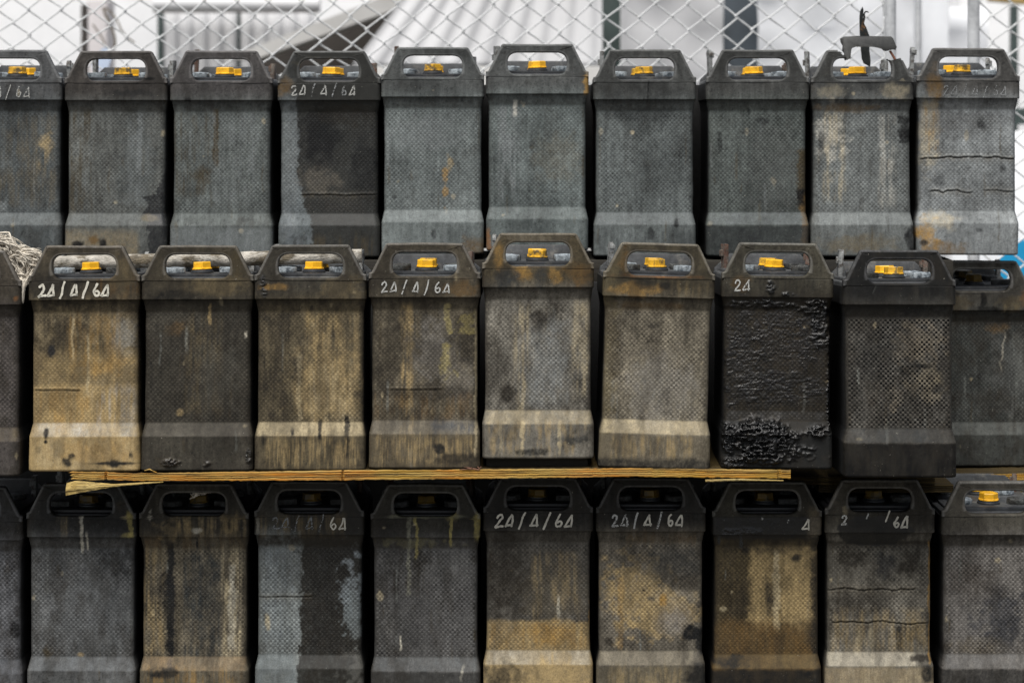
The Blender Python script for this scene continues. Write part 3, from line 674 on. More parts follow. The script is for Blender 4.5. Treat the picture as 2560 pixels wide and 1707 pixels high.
battery(2, 1513, 683, 0, 1.65, (.165, .15, .123), (.085, .074, .052), [('R', [(-66, 400), (-66, 0)], (.12, .10, .06), .6, 0, 10, -1, 10), ('E', 10, 130, 50, 50, (.21, .205, .20), .45), ('E', -10, 230, 10, 5, BK2, .6), ('G', 56, 78, TL, .65), ('T', 54, (.12, .105, .08), .7, 4, 3), ('S', -70, 60, 18, 56, TN, .5, 2.5), ('T', 16, BK2, .8, 6, 5), ('E', -36, 290, 36, 10, OC, .55), ('E', -22, 300, 14, 9, BK2, .75), ('E', 12, 296, 10, 6, BK2, .7), ('S', 20, 80, 280, 305, TN, .35), ('E', 0, 311, 60, 3, RU, .6), ('E', -56, 335, 9, 22, OD, .6), ('T', 268, OD, .5, 6, 6, -60, 40, 258)],
        'light grey battery leaning clockwise with a wide gap on its left, middle row', 1.1, dark=.3)
battery(2, 1786, 683, 0, .5, (.034, .029, .022), (.066, .062, .050), [('E', 14, 200, 34, 50, (.05, .041, .031), .6), ('L', -58, 180, 34, 100, .5, .7, (.010, .009, .008), .43, 6., .5), ('L', 0, 128, 96, 40, .6, .7, (.009, .0085, .008), .45, 6., .45), ('L', 20, 215, 70, 70,   .5, .7, (.012, .010, .009), .42, 6., .5), ('L', 55, 262, 32, 14, 4.5, .95), ('L', 70, 230, 18, 34, 3., .85), ('L', -30, 265, 60, 8, 2.5, .8), ('G', 78, 92, (.075, .078, .085), .8, -80, 80),
        ('T', 76, (.022, .024, .026), .95, 2, 2), ('L', -20, 46, 66, 38, 9., .98, (.006, .0065, .008), .33, 5.2, .8), ('L', -40, 66, 60, 12, 7., .98, (.006, .0065, .008), .33, 5.2, .7), ('L', 62, 62, 24, 12, 6., .95, (.007, .0075, .009), .42), ('L', -70, 8, 30, 10, 4., .9), ('L', -76, 38, 14, 22, 4., .9), ('L', 30, 30, 40, 16, 3., .7), ('L', 86, 120, 5, 90, 4., .9),
        ('L', -12, 290, 8, 20, 3., .9), ('L', 14, 282, 12, 8, 2.5, .85), ('E', -60, 300, 14, 12, OD, .5), ('S', -30, 60, 277, 310, BK2, .4)],
        'middle row battery coated in lumpy black tar with two chalked digits left', 1.3, dark=.3, marks=date(-70, 288, 2.2, 'worn', 17, '24', gap=1.2))
battery(2, 2066, 700, -.03, 0, (.068, .066, .063), (.020, .021, .022), [('E', 36, 215, 32, 34, (.12, .105, .085), .7, {'warp': .7}), ('E', 42, 160, 26, 26, (.13, .115, .09), .65, {'warp': .8}), ('E', 10, 170, 14, 8, BK, .6), ('E', 34, 178, 16, 4, BK, .8), ('E', -6, 122, 12, 16, (.12, .105, .085), .6, {'warp': .9}), ('E', 52, 128, 10, 10, (.14, .125, .10), .6), ('E', -40, 135, 16, 24, (.07, .063, .055), .5), ('E', -36, 200, 22, 50, BK, .3), ('G', 56, 78, (.032, .036, .040), .8),
        ('T', 54, (.010, .0095, .009), .95, 2, 2), ('S', -60, 80, 0, 50, (.03, .027, .022), .5), ('T', 276, BK2, .8, 2, 3, -90, 90, 256), ('S', 20, 84, 282, 308, (.06, .058, .052), .4), ('E', 60, 300, 10, 10, BK, .6)],
        'black battery with crisp checkered face and pale dust smudges, lowest in the middle row', 2.7, streak=.15, dark=.3, caps=('y', 'y'))
battery(2, 2254, 713, .372, 0, (.058, .063, .063), (.075, .073, .068), [('E', 60, 170, 40, 70, (.10, .105, .108), .5), ('D', 40, 170, 235, 2, WH, .35, 8), ('S', 50, 90, 60, 240, GL, .4), ('G', 56, 78, (.11, .12, .122), .5), ('T', 262, DKB, .5, 8, 6, -90, 90, 250), ('E', 4, 296, 6, 12, BK, .85, {'soft': .2, 'warp': .3}), ('E', -40, 290, 22, 12, BRL, .5), ('E', 60, 290, 30, 12, BRL, .6), ('E', 80, 300, 10, 16, RU, .4), ('E', 10, 280, 24, 4, BK, .7), ('E', 30, 245, 20, 8, OD, .5)],
        'greenish dark battery set back behind the black one, rightmost in the middle row', .8, caps=('d', 'd'))
# ---- bottom row
battery(3, -75, 1240, R3, 0, (.082, .085, .096), (.048, .048, .050), [('E', 78, 125, 8, 16, BK, .7), ('G', 56, 78, (.05, .06, .08), .5)],
        'bluish battery cut off by the left photo edge, bottom row', 1.1, caps=('d', 'd'))
battery(3, 186, 1233, R3, 0, (.088, .092, .098), (.038, .039, .039), [('E', 10, 150, 60, 60, (.09, .097, .106), .4), ('E', -58, 84, 8, 11, BR, .85), ('E', -54, 64, 10, 10, BK2, .8), ('E', -3, 82, 6, 4, TN, .6), ('D', 0, 250, 315, 3, WH, .5, 3), ('D', 10, 255, 285, 2, WH, .5, 2), ('D', 82, 277, 320, 6, YL, .55), ('E', 78, 281, 10, 5, YL, .6), ('E', 55, 235, 26, 20, BK2, .5, {'warp': 1.}), ('G', 56, 78, (.12, .13, .145), .8), ('S', -40, -20, 277, 312, TN, .3), ('D', 0, 310, 314, 5, WH, .6),
        ('K', 330, 58, 92, 3, 3, .9), ('E', -66, 338, 9, 1.3, BK, .95, {'warp': .5, 'soft': .2})],
        'blue grey bottom row battery with cracked handle under the peeling plywood end', .95, streak=.15, caps=('d', 'd'))
battery(3, 445, 1233, R3, 0, (.105, .092, .070), (.050, .046, .038), [('S', -20, 45, 70, 250, (.04, .046, .05), .75), ('E', 15, 180, 26, 70, (.04, .046, .05), .55), ('S', 45, 78, 75, 262, TL, .6, 3), ('D', 62, 90, 230, 7, WH, .4), ('S', -86, -50, 80, 256, TN, .45), ('D', -39, 60, 268, 6.5, BK, .92, 3, .5), ('E', -46, 185, 14, 26, BK2, .7), ('D', -41, 84, 105, 10, BK, .9), ('G', 56, 78, (.24, .17, .10), .6), ('S', -80, 80, 0, 60, OC, .5, 3), ('E', -50, 52, 30, 8, BK2, .8), ('D', 5, 256, 276, 2.5, BK, 1., .5, .9),
        ('S', -30, 86, 278, 315, TN, .5, 5), ('E', -40, 290, 20, 14, TN, .3, {'warp': 1.}), ('D', -72, 306, 322, 2.2, WH, .8, 2), ('E', 5, 288, 7, 4, WH, .5, {'warp': .9}), ('S', -86, 86, 256, 278, OD, .4)],
        'battery streaked tan, white and black with one long black drip, bottom row', 1.15, streak=.5, caps=('d', 'd'))
battery(3, 710, 1228, R3, 0, (.135, .15, .157), (.046, .044, .038), [('S', -80, -15, 100, 256, (.18, .205, .23), .4), ('E', 30, 165, 42, 110, (.03, .027, .024), .0), ('R', [(-12, 260), (-14, 120), (-16, 70), (-22, 60), (-20, 0)], (.026, .024, .02), .94, .3, 5), ('E', 70, 185, 16, 50, (.17, .195, .22), .8, {'soft': .3, 'warp': .9}), ('E', 76, 140, 16, 30, (.15, .175, .19), .75, {'soft': .35, 'warp': .9}), ('S', 5, 38, 80, 250, BK, .4),
        ('E', 80, 20, 20, 50, (.12, .12, .115), .45, {'warp': 1.}), ('K', 172, -86, 6, .9, 1.6, .5), ('E', -69, 131, 4, 12, TL, .75), ('T', 78, (.13, .15, .165), .6, 3, 3, -90, -22), ('S', -80, -22, 0, 50, GL, .6), ('T', 276, DKB, .7, 4, 4, -90, 90, 256), ('S', -86, 60, 277, 312, TN, .3, 4), ('D', -84, 280, 305, 4, WH, .4)],
        'battery split by a wide dark wet band between pale blue sides, bottom row', 1., streak=.35, caps=('d', 'd'), marks=date(-60, 287, 2.4, 'f', 19, styles='gggggbb', gap=1.15))
battery(3, 977, 1234, R3, 0, (.074, .074, .076), (.048, .046, .040), [('E', 30, 150, 60, 70, (.09, .09, .094), .5), ('S', -60, 10, 180, 262, DKB, .55), ('D', -28, 180, 314, 4, (.25, .25, .2), .45, 6), ('D', -16, 240, 312, 3, YL, .5, 5), ('D', 42, 262, 312, 3, YL, .5, 3), ('E', 86, 300, 5, 26, YL, .65, {'warp': .6}), ('D', -40, 90, 112, 2, WH, .7, 5), ('D', 62, 40, 66, 3, WH, .7, 5), ('G', 56, 78, (.10, .108, .118), .7), ('T', 54, (.045, .045, .045), .8, 3, 2), ('E', -20, 268, 50, 7, (.16, .15, .09), .4, {'warp': 1.}), ('E', 0, 312, 60, 3, (.16, .16, .12), .6), ('E', 40, 318, 10, 14, YL, .3)],
        'grey battery with yellowish crust down the right edge of its rim, bottom row', 1.15, caps=('d', 'd'))
battery(3, 1236, 1219, R3, 0, (.072, .068, .062), (.034, .033, .031), [('E', 30, 170, 60, 50, (.12, .105, .08), .55), ('E', -55, 200, 30, 70, DKB, .7), ('T', 127, TN, .72, 6, 4), ('E', 22, 105, 34, 18, OC, .5), ('S', -80, 80, 80, 125, OC, .4), ('S', -10, 70, 130, 240, TN, .3), ('D', 34, 130, 168, 3, WH, .45, 1), ('G', 56, 78, (.32, .30, .26), .75), ('S', 0, 60, 0, 78, TN, .7, 6), ('E', -60, 30, 30, 26, DKB, .6, {'warp': .8}), ('E', 30, 30, 40, 30, TN, .5), ('D', 88, 80, 160, 4, OC, .5)],
        'bottom row battery with clear cream painted date and ochre lower face', .85, caps=('d', 'd'), marks=date(-70, 284, 3.2, 'bold', 20, gap=1.13))
battery(3, 1495, 1220, R3, 0, (.105, .095, .080), (.032, .031, .029), [('E', -25, 170, 50, 55, TN, .7, {'warp': .7}), ('E', 40, 165, 40, 14, (.32, .28, .22), .5), ('E', 20, 140, 60, 30, TN, .5, {'warp': .7}), ('E', 30, 225, 50, 26, (.06, .06, .058), .7), ('E', 60, 190, 26, 12, DKB, .5), ('E', 21, 161, 6, 9, OC, .8), ('E', 38, 128, 24, 20, (.20, .20, .21), .5), ('E', 74, 108, 20, 13, (.015, .016, .018), .95, {'soft': .25, 'warp': .4}), ('E', 84, 88, 8, 18, BK2, .9), ('E', -12, 178, 2, 2, BK, .9), ('E', -70, 94, 7, 7, DKB, .8), ('D', -50, 80, 200, 6, OC, .3), ('G', 56, 78, (.24, .215, .17), .7, -86, 70), ('T', 54, (.12, .105, .075), .7, 4, 3), ('S', -70, 60, 0, 54, TN, .4), ('E', 76, 34, 18, 20, BK2, .9), ('S', -40, 80, 256, 275, OD, .4)],
        'bottom row battery with tan dust cloud and black wet spot on its right edge', .95, caps=('d', 'd'), marks=date(-64, 286, 3., 'bold', 19, gap=1.1, styles='wwwbwbb'))
battery(3, 1762, 1228, R3, 0, (.066, .052, .030), (.044, .041, .033), [('R', [(-30, 258), (-30, 120), (-20, 90)], TN, .42, 0, 5, 1, 5, 258, 130), ('S', -28, 70, 120, 262, TN, .6, 5), ('D', 16, 120, 250, 7, TL, .55), ('E', 55, 170, 18, 50, TN, .4), ('E', 5, 170, 8, 30, DKB, .7), ('E', 49, 237, 8, 7, BK2, .9), ('T', 130, OD, .55, 12, 12), ('S', -80, 80, 70, 130, OD, .5), ('E', 82, 150, 9, 110, DKB, .8), ('G', 56, 78, (.12, .088, .042), .8), ('E', -60, 66, 26, 10, BK2, .85), ('T', 54, (.018, .019, .020), .95, 4, 3), ('E', 0, 260, 80, 14, DKB, .6),
        ('R', [(-92, 277), (-92, 310)], (.012, .012, .012), .85, .7, 4, 1, 3, 306, 270), ('L', -40, 282, 40, 8, 1.6, .8), ('E', 78, 300, 14, 22, (.12, .10, .07), .7), ('D', -79, 262, 275, 3, (.03, .035, .04), .9, 1, .9), ('D', -43, 255, 275, 3, (.03, .035, .04), .9, 1, .9)],
        'olive brown bottom row battery with only the last digit of its date showing', .8, caps=('d', 'd'), marks=[('4', 58, 286, 19, 2.6, 'bold'), ('/', 34, 298, 4, 2, 'worn'), ('4', -10, 303, 4, 2, 'worn')])
battery(3, 2021, 1223, R3, 0, (.115, .108, .095), (.052, .048, .040), [('E', -45, 232, 20, 18, DKB, .7), ('E', 10, 224, 16, 20, (.04, .04, .042), .7), ('E', 54, 226, 18, 22, DKB, .75), ('T', 262, DKB, .8, 3, 3, -90, 90, 250), ('K', 181, -86, 62, 2, 3), ('K', 125, -78, 80, 3, 2.6), ('E', -50, 160, 40, 22, DKB, .5), ('S', -40, -10, 60, 120, TL, .7, 5), ('D', 33, 80, 122, 8, BK2, .8), ('E', 56, 110, 20, 14, DKB, .7, {'warp': .8}), ('S', -80, 80, 78, 150, TN, .4), ('G', 56, 78, (.40, .37, .31), .85, -86, 60), ('T', 54, (.26, .21, .14), .75, 4, 3), ('S', -70, 70, 0, 54, TL, .35), ('E', 80, 68, 24, 5, DKB, .9), ('E', 80, 44, 14, 14, BK2, .8), ('D', 84, 60, 262, 2.5, OC, .6),
        ('E', -10, 278, 62, 26, (.014, .014, .013), .92, {'soft': .06, 'warp': .15, 'wet': .6})],
        'bottom row battery with two horizontal cracks and a black smear over its date', 1., streak=.35, caps=('d', 'd'),
        marks=[('2', -64, 291, 15, 3., 'worn'), ('6', 22, 286, 17, 3., 'bold'), ('4', 34, 284, 20, 3.2, 'bold'), ('/', 10, 298, 13, 2.6, 'bold'), ('/', -22, 302, 6, 2.4, 'worn')])
battery(3, 2289, 1228, R3, 0, (.105, .10, .098), (.066, .062, .054), [('E', 15, 140, 40, 40, (.05, .052, .062), .75, {'warp': .9}), ('E', -40, 200, 40, 30, (.07, .062, .056), .6), ('E', -30, 90, 40, 14, BRL, .3), ('G', 56, 78, (.12, .12, .125), .7), ('T', 54, (.03, .03, .03), .8, 3, 2), ('S', -86, 80, 280, 310, (.10, .094, .08), .4), ('T', 276, DKB, .5, 3, 3, -90, 90, 256)],
        'brownish grey bottom row battery cut off by the right photo edge', 1.25)

# ---- broken handle of the top-row battery
def inv(o, pts, Y, dy=0.):
    """photo outline -> outline in the battery's own metres"""
    out = []
    for px, py in pts:
        p = at(px, py, Y); out.append((p.x - o.location.x, p.z - o.location.z))
    return out
q4 = lambda pts: [(2000 + x / 4.2, y / 4.2) for x, y in pts]
arch = q4([(436, 404), (470, 384), (620, 378), (965, 382), (985, 400), (1026, 494), (1012, 524), (990, 508), (945, 530), (915, 536), (890, 528), (870, 506), (835, 496), (760, 490), (600, 490), (548, 496), (534, 520), (530, 560), (538, 618), (500, 622), (487, 636), (470, 600), (478, 560), (455, 530), (462, 480), (440, 440)])
bm = BM().prism(inv(b9, arch, R1), .004, .017, .0018); me = bm.mesh('handle_fragment'); vc = len(me.vertices)
co = np.zeros(vc * 3); me.vertices.foreach_get('co', co); co = co.reshape(-1, 3)
P = Paint(co[:, 0] * 1000, co[:, 2] * 1000, 77, (.066, .066, .064)); P.base(.4, .2, .4); set_stain(me, np.column_stack([P.c, np.full(vc, .45)]))
fr = mobj('handle_fragment', me, M['lid'], b9); tag(fr, 'snapped off handle bar tilted upwards')
rod = q4([(955, 532), (985, 580), (1012, 628), (1018, 650)])
bt = BM(); bt.tube([(x, .010, z) for x, z in inv(b9, rod, R1)], .0022, 8)
M['rod'] = simple('rusty_rod', (.20, .08, .045), .8, .4, 200, 4, .8, .001)
mobj('reinforcing_rod', bt.mesh('reinforcing_rod'), M['rod'], b9)
M['torn'] = simple('torn_black_plastic', (.014, .016, .015), .45, .5, 60, 4, .8, .002, col2=(.22, .11, .04), thr=(.60, .70))
strip = q4([(655, 76), (668, 110), (666, 190), (672, 235), (705, 290), (742, 380), (738, 520), (748, 640), (740, 705), (712, 690), (668, 668), (650, 620), (640, 480), (632, 330), (626, 180), (630, 120)])
YS = R1 + .14; p0 = at(2000 + 690 / 4.2, 700 / 4.2, YS)
sp = [((at(x, y, YS).x - p0.x), (at(x, y, YS).z - p0.z)) for x, y in strip]
bm = BM().prism(sp, -.002, .0025, 0.)
hook = q4([(668, 240), (682, 190), (676, 150), (690, 126), (712, 124), (728, 136)])
bm.tube([((at(x, y, YS).x - p0.x), 0, (at(x, y, YS).z - p0.z)) for x, y in hook], [.0022, .002, .0016, .0014, .0012, .0006], 6)
for v in bm.b.verts: v.co.y += .012 * math.sin(v.co.z * 28) + v.co.x * .5
ts = mobj('torn_strip', bm.mesh('torn_strip'), M['torn']); ts.location = p0
tag(ts, 'torn black plastic strip sticking up behind the snapped handle', 'plastic scrap')

# ---------------------------------------------------------------- plywood, pipe, rope, supports
def wood_mat(name, c1, c2, c3, dark=.05):
    n = N(name); v, tc = n.obj((1, 1, 1))
    mp = n.new('ShaderNodeMapping'); n.put(mp.inputs[0], v); mp.inputs['Scale'].default_value = (.018, 1, 1)
    g = n.noise(mp.outputs[0], 620, 6, .72, .8); g2 = n.noise(mp.outputs[0], 260, 4, .6, .6); big = n.noise(v, 9, 4, .6)
    c = n.mix(n.ramp(big, .38, .62), c4(c1), c4(c2)); c = n.mix(n.ramp(g2, .42, .68), c, c4(c3))
    c = n.mix(n.ramp(g, .62, .48, 0., .75), (dark, dark * .6, dark * .25, 1), c) if False else n.mix(n.ramp(g, .52, .66, 0., .9), c, (dark, dark * .6, dark * .3, 1))
    blk = n.ramp(n.noise(mp.outputs[0], 420, 6, .75), .515, .60)
    c = n.mix(n.math('MULTIPLY', blk, .92), c, (.02, .014, .008, 1))
    n.bump(n.math('ADD', g, g2), .35, .0008)
    return n.fin(c, .8, .2)
M['ply_orange'] = wood_mat('weathered_plywood', (.42, .15, .010), (.33, .19, .028), (.42, .30, .10))
M['ply_pale'] = wood_mat('pale_plywood', (.42, .29, .09), (.40, .31, .13), (.22, .15, .04))
M['ply_shade'] = wood_mat('shade_darkened_plywood', (.05, .033, .008), (.02, .015, .006), (.07, .048, .014))  # blackened plies, with the shade under the stack painted in
def plank(name, x0, x1, top, bot, Yf, depth, mat, label, seed, rag0=True, rag1=False, breaks=(), nseg=420):
    """top/bot: lists of (disp x, disp y). edge of a plywood sheet"""
    rnd = np.random.RandomState(seed); xs = np.linspace(x0, x1, nseg); NZ = 12
    k = (D0 + Yf) / D0; o = Vector(((x0 + x1) / 2 * 0 + ((x0 + x1) / 2 - 1176) * DM * k, Yf, HC - (np.interp((x0 + x1) / 2, *zip(*bot)) - 229.7) * DM * k))
    V = []; F = []
    for i, xd in enumerate(xs):
        zt = HC - (np.interp(xd, *zip(*top)) - 229.7) * DM * k; zb = HC - (np.interp(xd, *zip(*bot)) - 229.7) * DM * k
        x = (xd - 1176) * DM * k
        zt += (vn(np.array([xd / 9.]), np.array([1.3]), seed)[0] - .5) * .0012; zb += (vn(np.array([xd / 7.]), np.array([5.3]), seed)[0] - .5) * .0018
        for j in range(NZ + 1):
            t = j / NZ; z = zb + (zt - zb) * t
            yy = (vn(np.array([xd / 24.]), np.array([t * 9 + 3.]), seed + 2)[0] - .5) * .0005 + (.0022 * vn(np.array([xd / 160.]), np.array([j * 3.3]), seed + 9)[0] if (j % 3 == 0 and j) else 0)
            xx = x
            if rag0 and i < 14: xx = x + (1 - i / 14.) * (vn(np.array([.5]), np.array([j * 1.7]), seed + 4)[0]) * .022
            if rag1 and i > nseg - 10: xx = x - (i - (nseg - 10)) / 10. * vn(np.array([.5]), np.array([j * 1.7]), seed + 4)[0] * .008
            for b in breaks:
                if abs(xd - b) < 3: yy += .006 * (1 - abs(xd - b) / 3)
            V.append((xx - o.x, yy, z - o.z))
    m = NZ + 1; n0 = len(V)
    for i in range(nseg - 1):
        for j in range(NZ): F.append((i * m + j, (i + 1) * m + j, (i + 1) * m + j + 1, i * m + j + 1))
    for i in range(nseg):
        for j in (0, NZ): a = V[i * m + j]; V.append((a[0], depth, a[2]))
    for i in range(nseg - 1):
        a, b = i * m, (i + 1) * m; c, d = n0 + 2 * i, n0 + 2 * (i + 1)
        F.append((a, c, d, b)); F.append((a + NZ, b + NZ, d + 1, c + 1)); F.append((c, c + 1, d + 1, d))
    F.append(tuple(range(0, m)) + (n0 + 1, n0)); F.append(tuple(reversed(range((nseg - 1) * m, nseg * m))) + (n0 + 2 * nseg - 2, n0 + 2 * nseg - 1))
    me = pydata(name, V, F, False); me.materials.append(mat); me.materials.append(M['ply_shade'])
    for p in me.polygons:  # top and bottom faces get the dark copy, painting in shade between cases
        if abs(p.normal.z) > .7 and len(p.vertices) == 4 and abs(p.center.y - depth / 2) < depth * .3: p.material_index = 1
    ob = mobj(name, me, mat); ob.location = o
    tag(ob, label, 'board'); return ob
pb = plank('plywood_board', 152, 1816, [(150, 1083), (243, 1084), (300, 1087), (787, 1080), (1100, 1078), (1450, 1075), (1816, 1079)], [(150, 1101), (243, 1102), (400, 1104), (787, 1102), (1100, 1099), (1450, 1094), (1816, 1098)],
           -.016, .30, M['ply_orange'], 'long orange plywood board edge with splintered left end under the middle row', 3, True, False, (243, 787, 1790))
def veneer(pts_top, pts_bot, Y, curl, parent, mat):
    V = []; F = []; n = 26
    for i in range(n):
        t = i / (n - 1); xa = pts_top[0][0] + t * (pts_top[-1][0] - pts_top[0][0])
        a = at(xa * 1.0884, np.interp(xa, *zip(*pts_top)) * 1.0884, Y); b = at(xa * 1.0884, np.interp(xa, *zip(*pts_bot)) * 1.0884, Y)
        for j in range(5):
            s = j / 4; p = a.lerp(b, s) - parent.location; p.y += -curl * math.sin(s * 2.4) * (1 - t) + .0006 * math.sin(i * 2.3)
            V.append(tuple(p))
    nv = len(V)
    for p in list(V): V.append((p[0] + .0001, p[1] + .0012, p[2] - .0003))
    for i in range(n - 1):
        for j in range(4):
            a = i * 5 + j; F.append((a, a + 1, a + 6, a + 5)); F.append((nv + a, nv + a + 5, nv + a + 6, nv + a + 1))
    for i in range(n - 1):
        for j in (0, 4): a = i * 5 + j; F.append((a, a + 5, nv + a + 5, nv + a))
    for i in (0, n - 1):
        for j in range(4): a = i * 5 + j; F.append((a, nv + a, nv + a + 1, a + 1))
    return mobj('peeled_veneer', pydata('peeled_veneer', V, F, True), mat, parent)
veneer([(153, 1109), (175, 1103), (260, 1111), (375, 1105)], [(153, 1137), (168, 1133), (260, 1117), (375, 1107)], -.020, .010, pb, M['ply_pale'])
veneer([(1620, 1101), (1700, 1099), (1800, 1102)], [(1620, 1106), (1700, 1103), (1800, 1104)], -.020, .004, pb, M['ply_pale'])
plank('plywood_board', 1700, 2148, [(1700, 1094), (2148, 1092)], [(1700, 1113), (2148, 1112)], .17, .25, M['ply_shade'], 'shadowed plywood layer behind the handles right of the long board end', 8, False, False, nseg=120)
plank('plywood_board', 1880, 2190, [(1880, 1114), (2190, 1113)], [(1880, 1131), (2190, 1131)], .172, .25, M['ply_shade'], 'lower shadowed plywood layer beneath the lowest middle row battery', 9, False, False, nseg=120)
plank('plywood_board', 2186, 2420, [(2186, 1091), (2420, 1086)], [(2186, 1106), (2420, 1101)], .30, .3, M['ply_orange'], 'bright plywood board at the right edge under the set back battery', 10, False, False, nseg=120)
plank('plywood_board', 2186, 2420, [(2186, 1108), (2420, 1103.)], [(2186, 1132), (2420, 1128)], .302, .3, M['ply_pale'], 'thick plywood board behind the handle at the lower right edge', 11, False, False, nseg=120)
# splinters and twigs
bt = BM(); o = at(355, 1167, -.02)
bt.tube([(0, 0, 0), (.008, .001, .002), (.02, .002, -.004)], [.0006, .0014, .0008], 5)
s1 = mobj('wood_splinter', bt.mesh('wood_splinter'), M['ply_orange']); s1.location = at(361, 1176, -.018); tag(s1, 'small orange splinter lifting from the plywood edge', 'splinter')
bt = BM(); rr = random.Random(4)
for k in range(6):
    a = rr.uniform(-.3, .3); bt.tube([(.0, 0, .0), (-.012 + .004 * a, 0, .002 + .002 * a), (-.032 + .01 * k * .4, -.001 * k, .006 * rr.random())], [.0009, .0008, .0004], 5)
    bt.tube([(0, 0, 0), (.004 * a, 0, .003), (.006 * rr.uniform(-1, 1), 0, .005)], .0007, 5)
tw = mobj('twig', bt.mesh('twig'), simple('twig_bark', (.16, .08, .05), .8, .3, 200)); tw.location = at(1198, 1174, -.016); tag(tw, 'tiny reddish twig on the plywood under the middle row', 'twig')
# chalky pipe behind the middle-row handles
pa, pc = at(122, 658, .148), at(905, 640, .148); bt = BM(); r = .0118
L = (pc - pa); n = 60
pts = [L * (i / (n - 1)) for i in range(n)]
bt.tube(pts, [r * (1 + .03 * math.sin(i * 1.7) + .02 * random.Random(i).random()) for i in range(n)], 24)
pp = mobj('pipe', bt.mesh('pipe'), M['pipe']); pp.location = pa; tag(pp, 'chalky grey pipe lying across the tops of the middle row batteries', 'pipe')
# rope tangle
rr = random.Random(12); bt = BM()
guides = [[(-70, 600), (-10, 596), (22, 612), (60, 634), (98, 640)], [(-50, 610), (0, 622), (28, 650), (52, 690), (58, 715)], [(-10, 598), (24, 606), (54, 634), (92, 650), (78, 682)],
          [(20, 612), (40, 640), (70, 660), (62, 700), (57, 752)], [(60, 640), (84, 662), (72, 690), (60, 712), (56, 750)], [(-40, 600), (10, 634), (34, 676), (46, 712), (54, 735)], [(30, 640), (62, 645), (90, 670), (66, 690), (40, 690)]]
ro = at(40, 660, .03)
for k in range(430):
    g = guides[rr.randrange(len(guides))]; jx, jy = rr.gauss(0, 7), rr.gauss(0, 7); y0 = rr.uniform(.018, .05); tw_ = rr.uniform(0, 6); n = 22; pts = []
    for i in range(n):
        t = i / (n - 1) * (len(g) - 1); a = int(min(t, len(g) - 2)); f = t - a; f = f * f * (3 - 2 * f) * .5 + f * .5
        px = g[a][0] * (1 - f) + g[a + 1][0] * f; py = g[a][1] * (1 - f) + g[a + 1][1] * f
        jj = 1. if py < 690 else max(.22, 1 - (py - 690) / 45.)
        px = px + (jx + 4.5 * math.sin(tw_ + i * .9 + k)) * jj; py = py + jy * jj + 4 * math.cos(tw_ * 1.3 + i * .8)
        if py > 695: px = 57 + (px - 57) * .6
        yy = y0 + .006 * math.sin(i * .7 + k)
        if py > 700: yy = yy * .35 + .002
        pts.append(at(px, py, yy) - ro)
    bt.tube(pts, rr.choice([.0004, .0006, .0009, .0012, .0016]), 6)
rp = mobj('rope', bt.mesh('rope'), M['rope']); rp.location = ro; tag(rp, 'tangle of frayed off white cotton rope wedged between two batteries at the left edge', 'rope')
# pale fibre hanging under the plywood at the bottom row
bt = BM(); fo = at(478, 1232, .085)
for k in range(46):
    x = rr.uniform(0, 1); p = Vector((x * .036, rr.uniform(-.003, .003), .004 * x + rr.uniform(-.002, .002) - (.007 * rr.random() if x < .2 else 0)))
    bt.tube([p, p + Vector((rr.uniform(-.004, .004), rr.uniform(-.002, .002), rr.uniform(-.004, .003))), p + Vector((rr.uniform(-.006, .006), 0, rr.uniform(-.004, .003)))], .0007, 5)
fb = mobj('frayed_fibre', bt.mesh('frayed_fibre'), M['rope']); fb.location = fo; tag(fb, 'pale frayed fibre dangling in front of a bottom row handle', 'fibre scrap')

# ledge under the raised battery of the middle row, top-row beam, added light blockers behind the rows
def boxthing(name, x0, x1, y0, y1, z0, z1, mat, label, cat, bev=.002):
    b = BM(); cx, cy = (x0 + x1) / 2, (y0 + y1) / 2
    b.box(x0 - cx, x1 - cx, y0 - cy, y1 - cy, 0, z1 - z0, bev); o = mobj(name, b.mesh(name), mat); o.location = (cx, cy, z0); return tag(o, label, cat)
zr1 = HC + .0 - .2815
xL = at(-260, 0, R1).x; 
boxthing('timber_block', at(1215, 0, .01).x, at(1470, 0, .01).x, .012, .23, HC - .5985, HC - .5815, M['timber_dark'], 'dark timber block under the raised middle row battery', 'timber')
boxthing('timber_beam', xL, at(2380, 0, .36).x, .345, .62, zr1 - .045, zr1 - .001, M['timber_dark'], 'dark timber beam carrying the top row', 'timber')
boxthing('blocker_box', xL, at(2360, 0, .66).x, .63, .9, .0, zr1 - .05, M['blocker_black'], 'added black crate standing in the dark behind the lower rows', 'blocker')  # unseen dark mass, added so the gaps between cases stay black
boxthing('blocker_box', xL, at(2300, 0, .3).x, .40, .60, .0, HC - .62, M['blocker_black'], 'added black crate behind the bottom row', 'blocker')
boxthing('blocker_board', xL, at(2520, 0, .62).x, .605, .622, zr1 + .004, HC + .028, M['blocker_black'], 'added black board blocking light behind the top row', 'board')  # unseen board, added to keep background light out of the gaps
boxthing('blocker_board', xL, at(2370, 0, .3).x, .300, .312, HC - .60, HC - .318, M['blocker_black'], 'added black board blocking light behind the middle row', 'board')

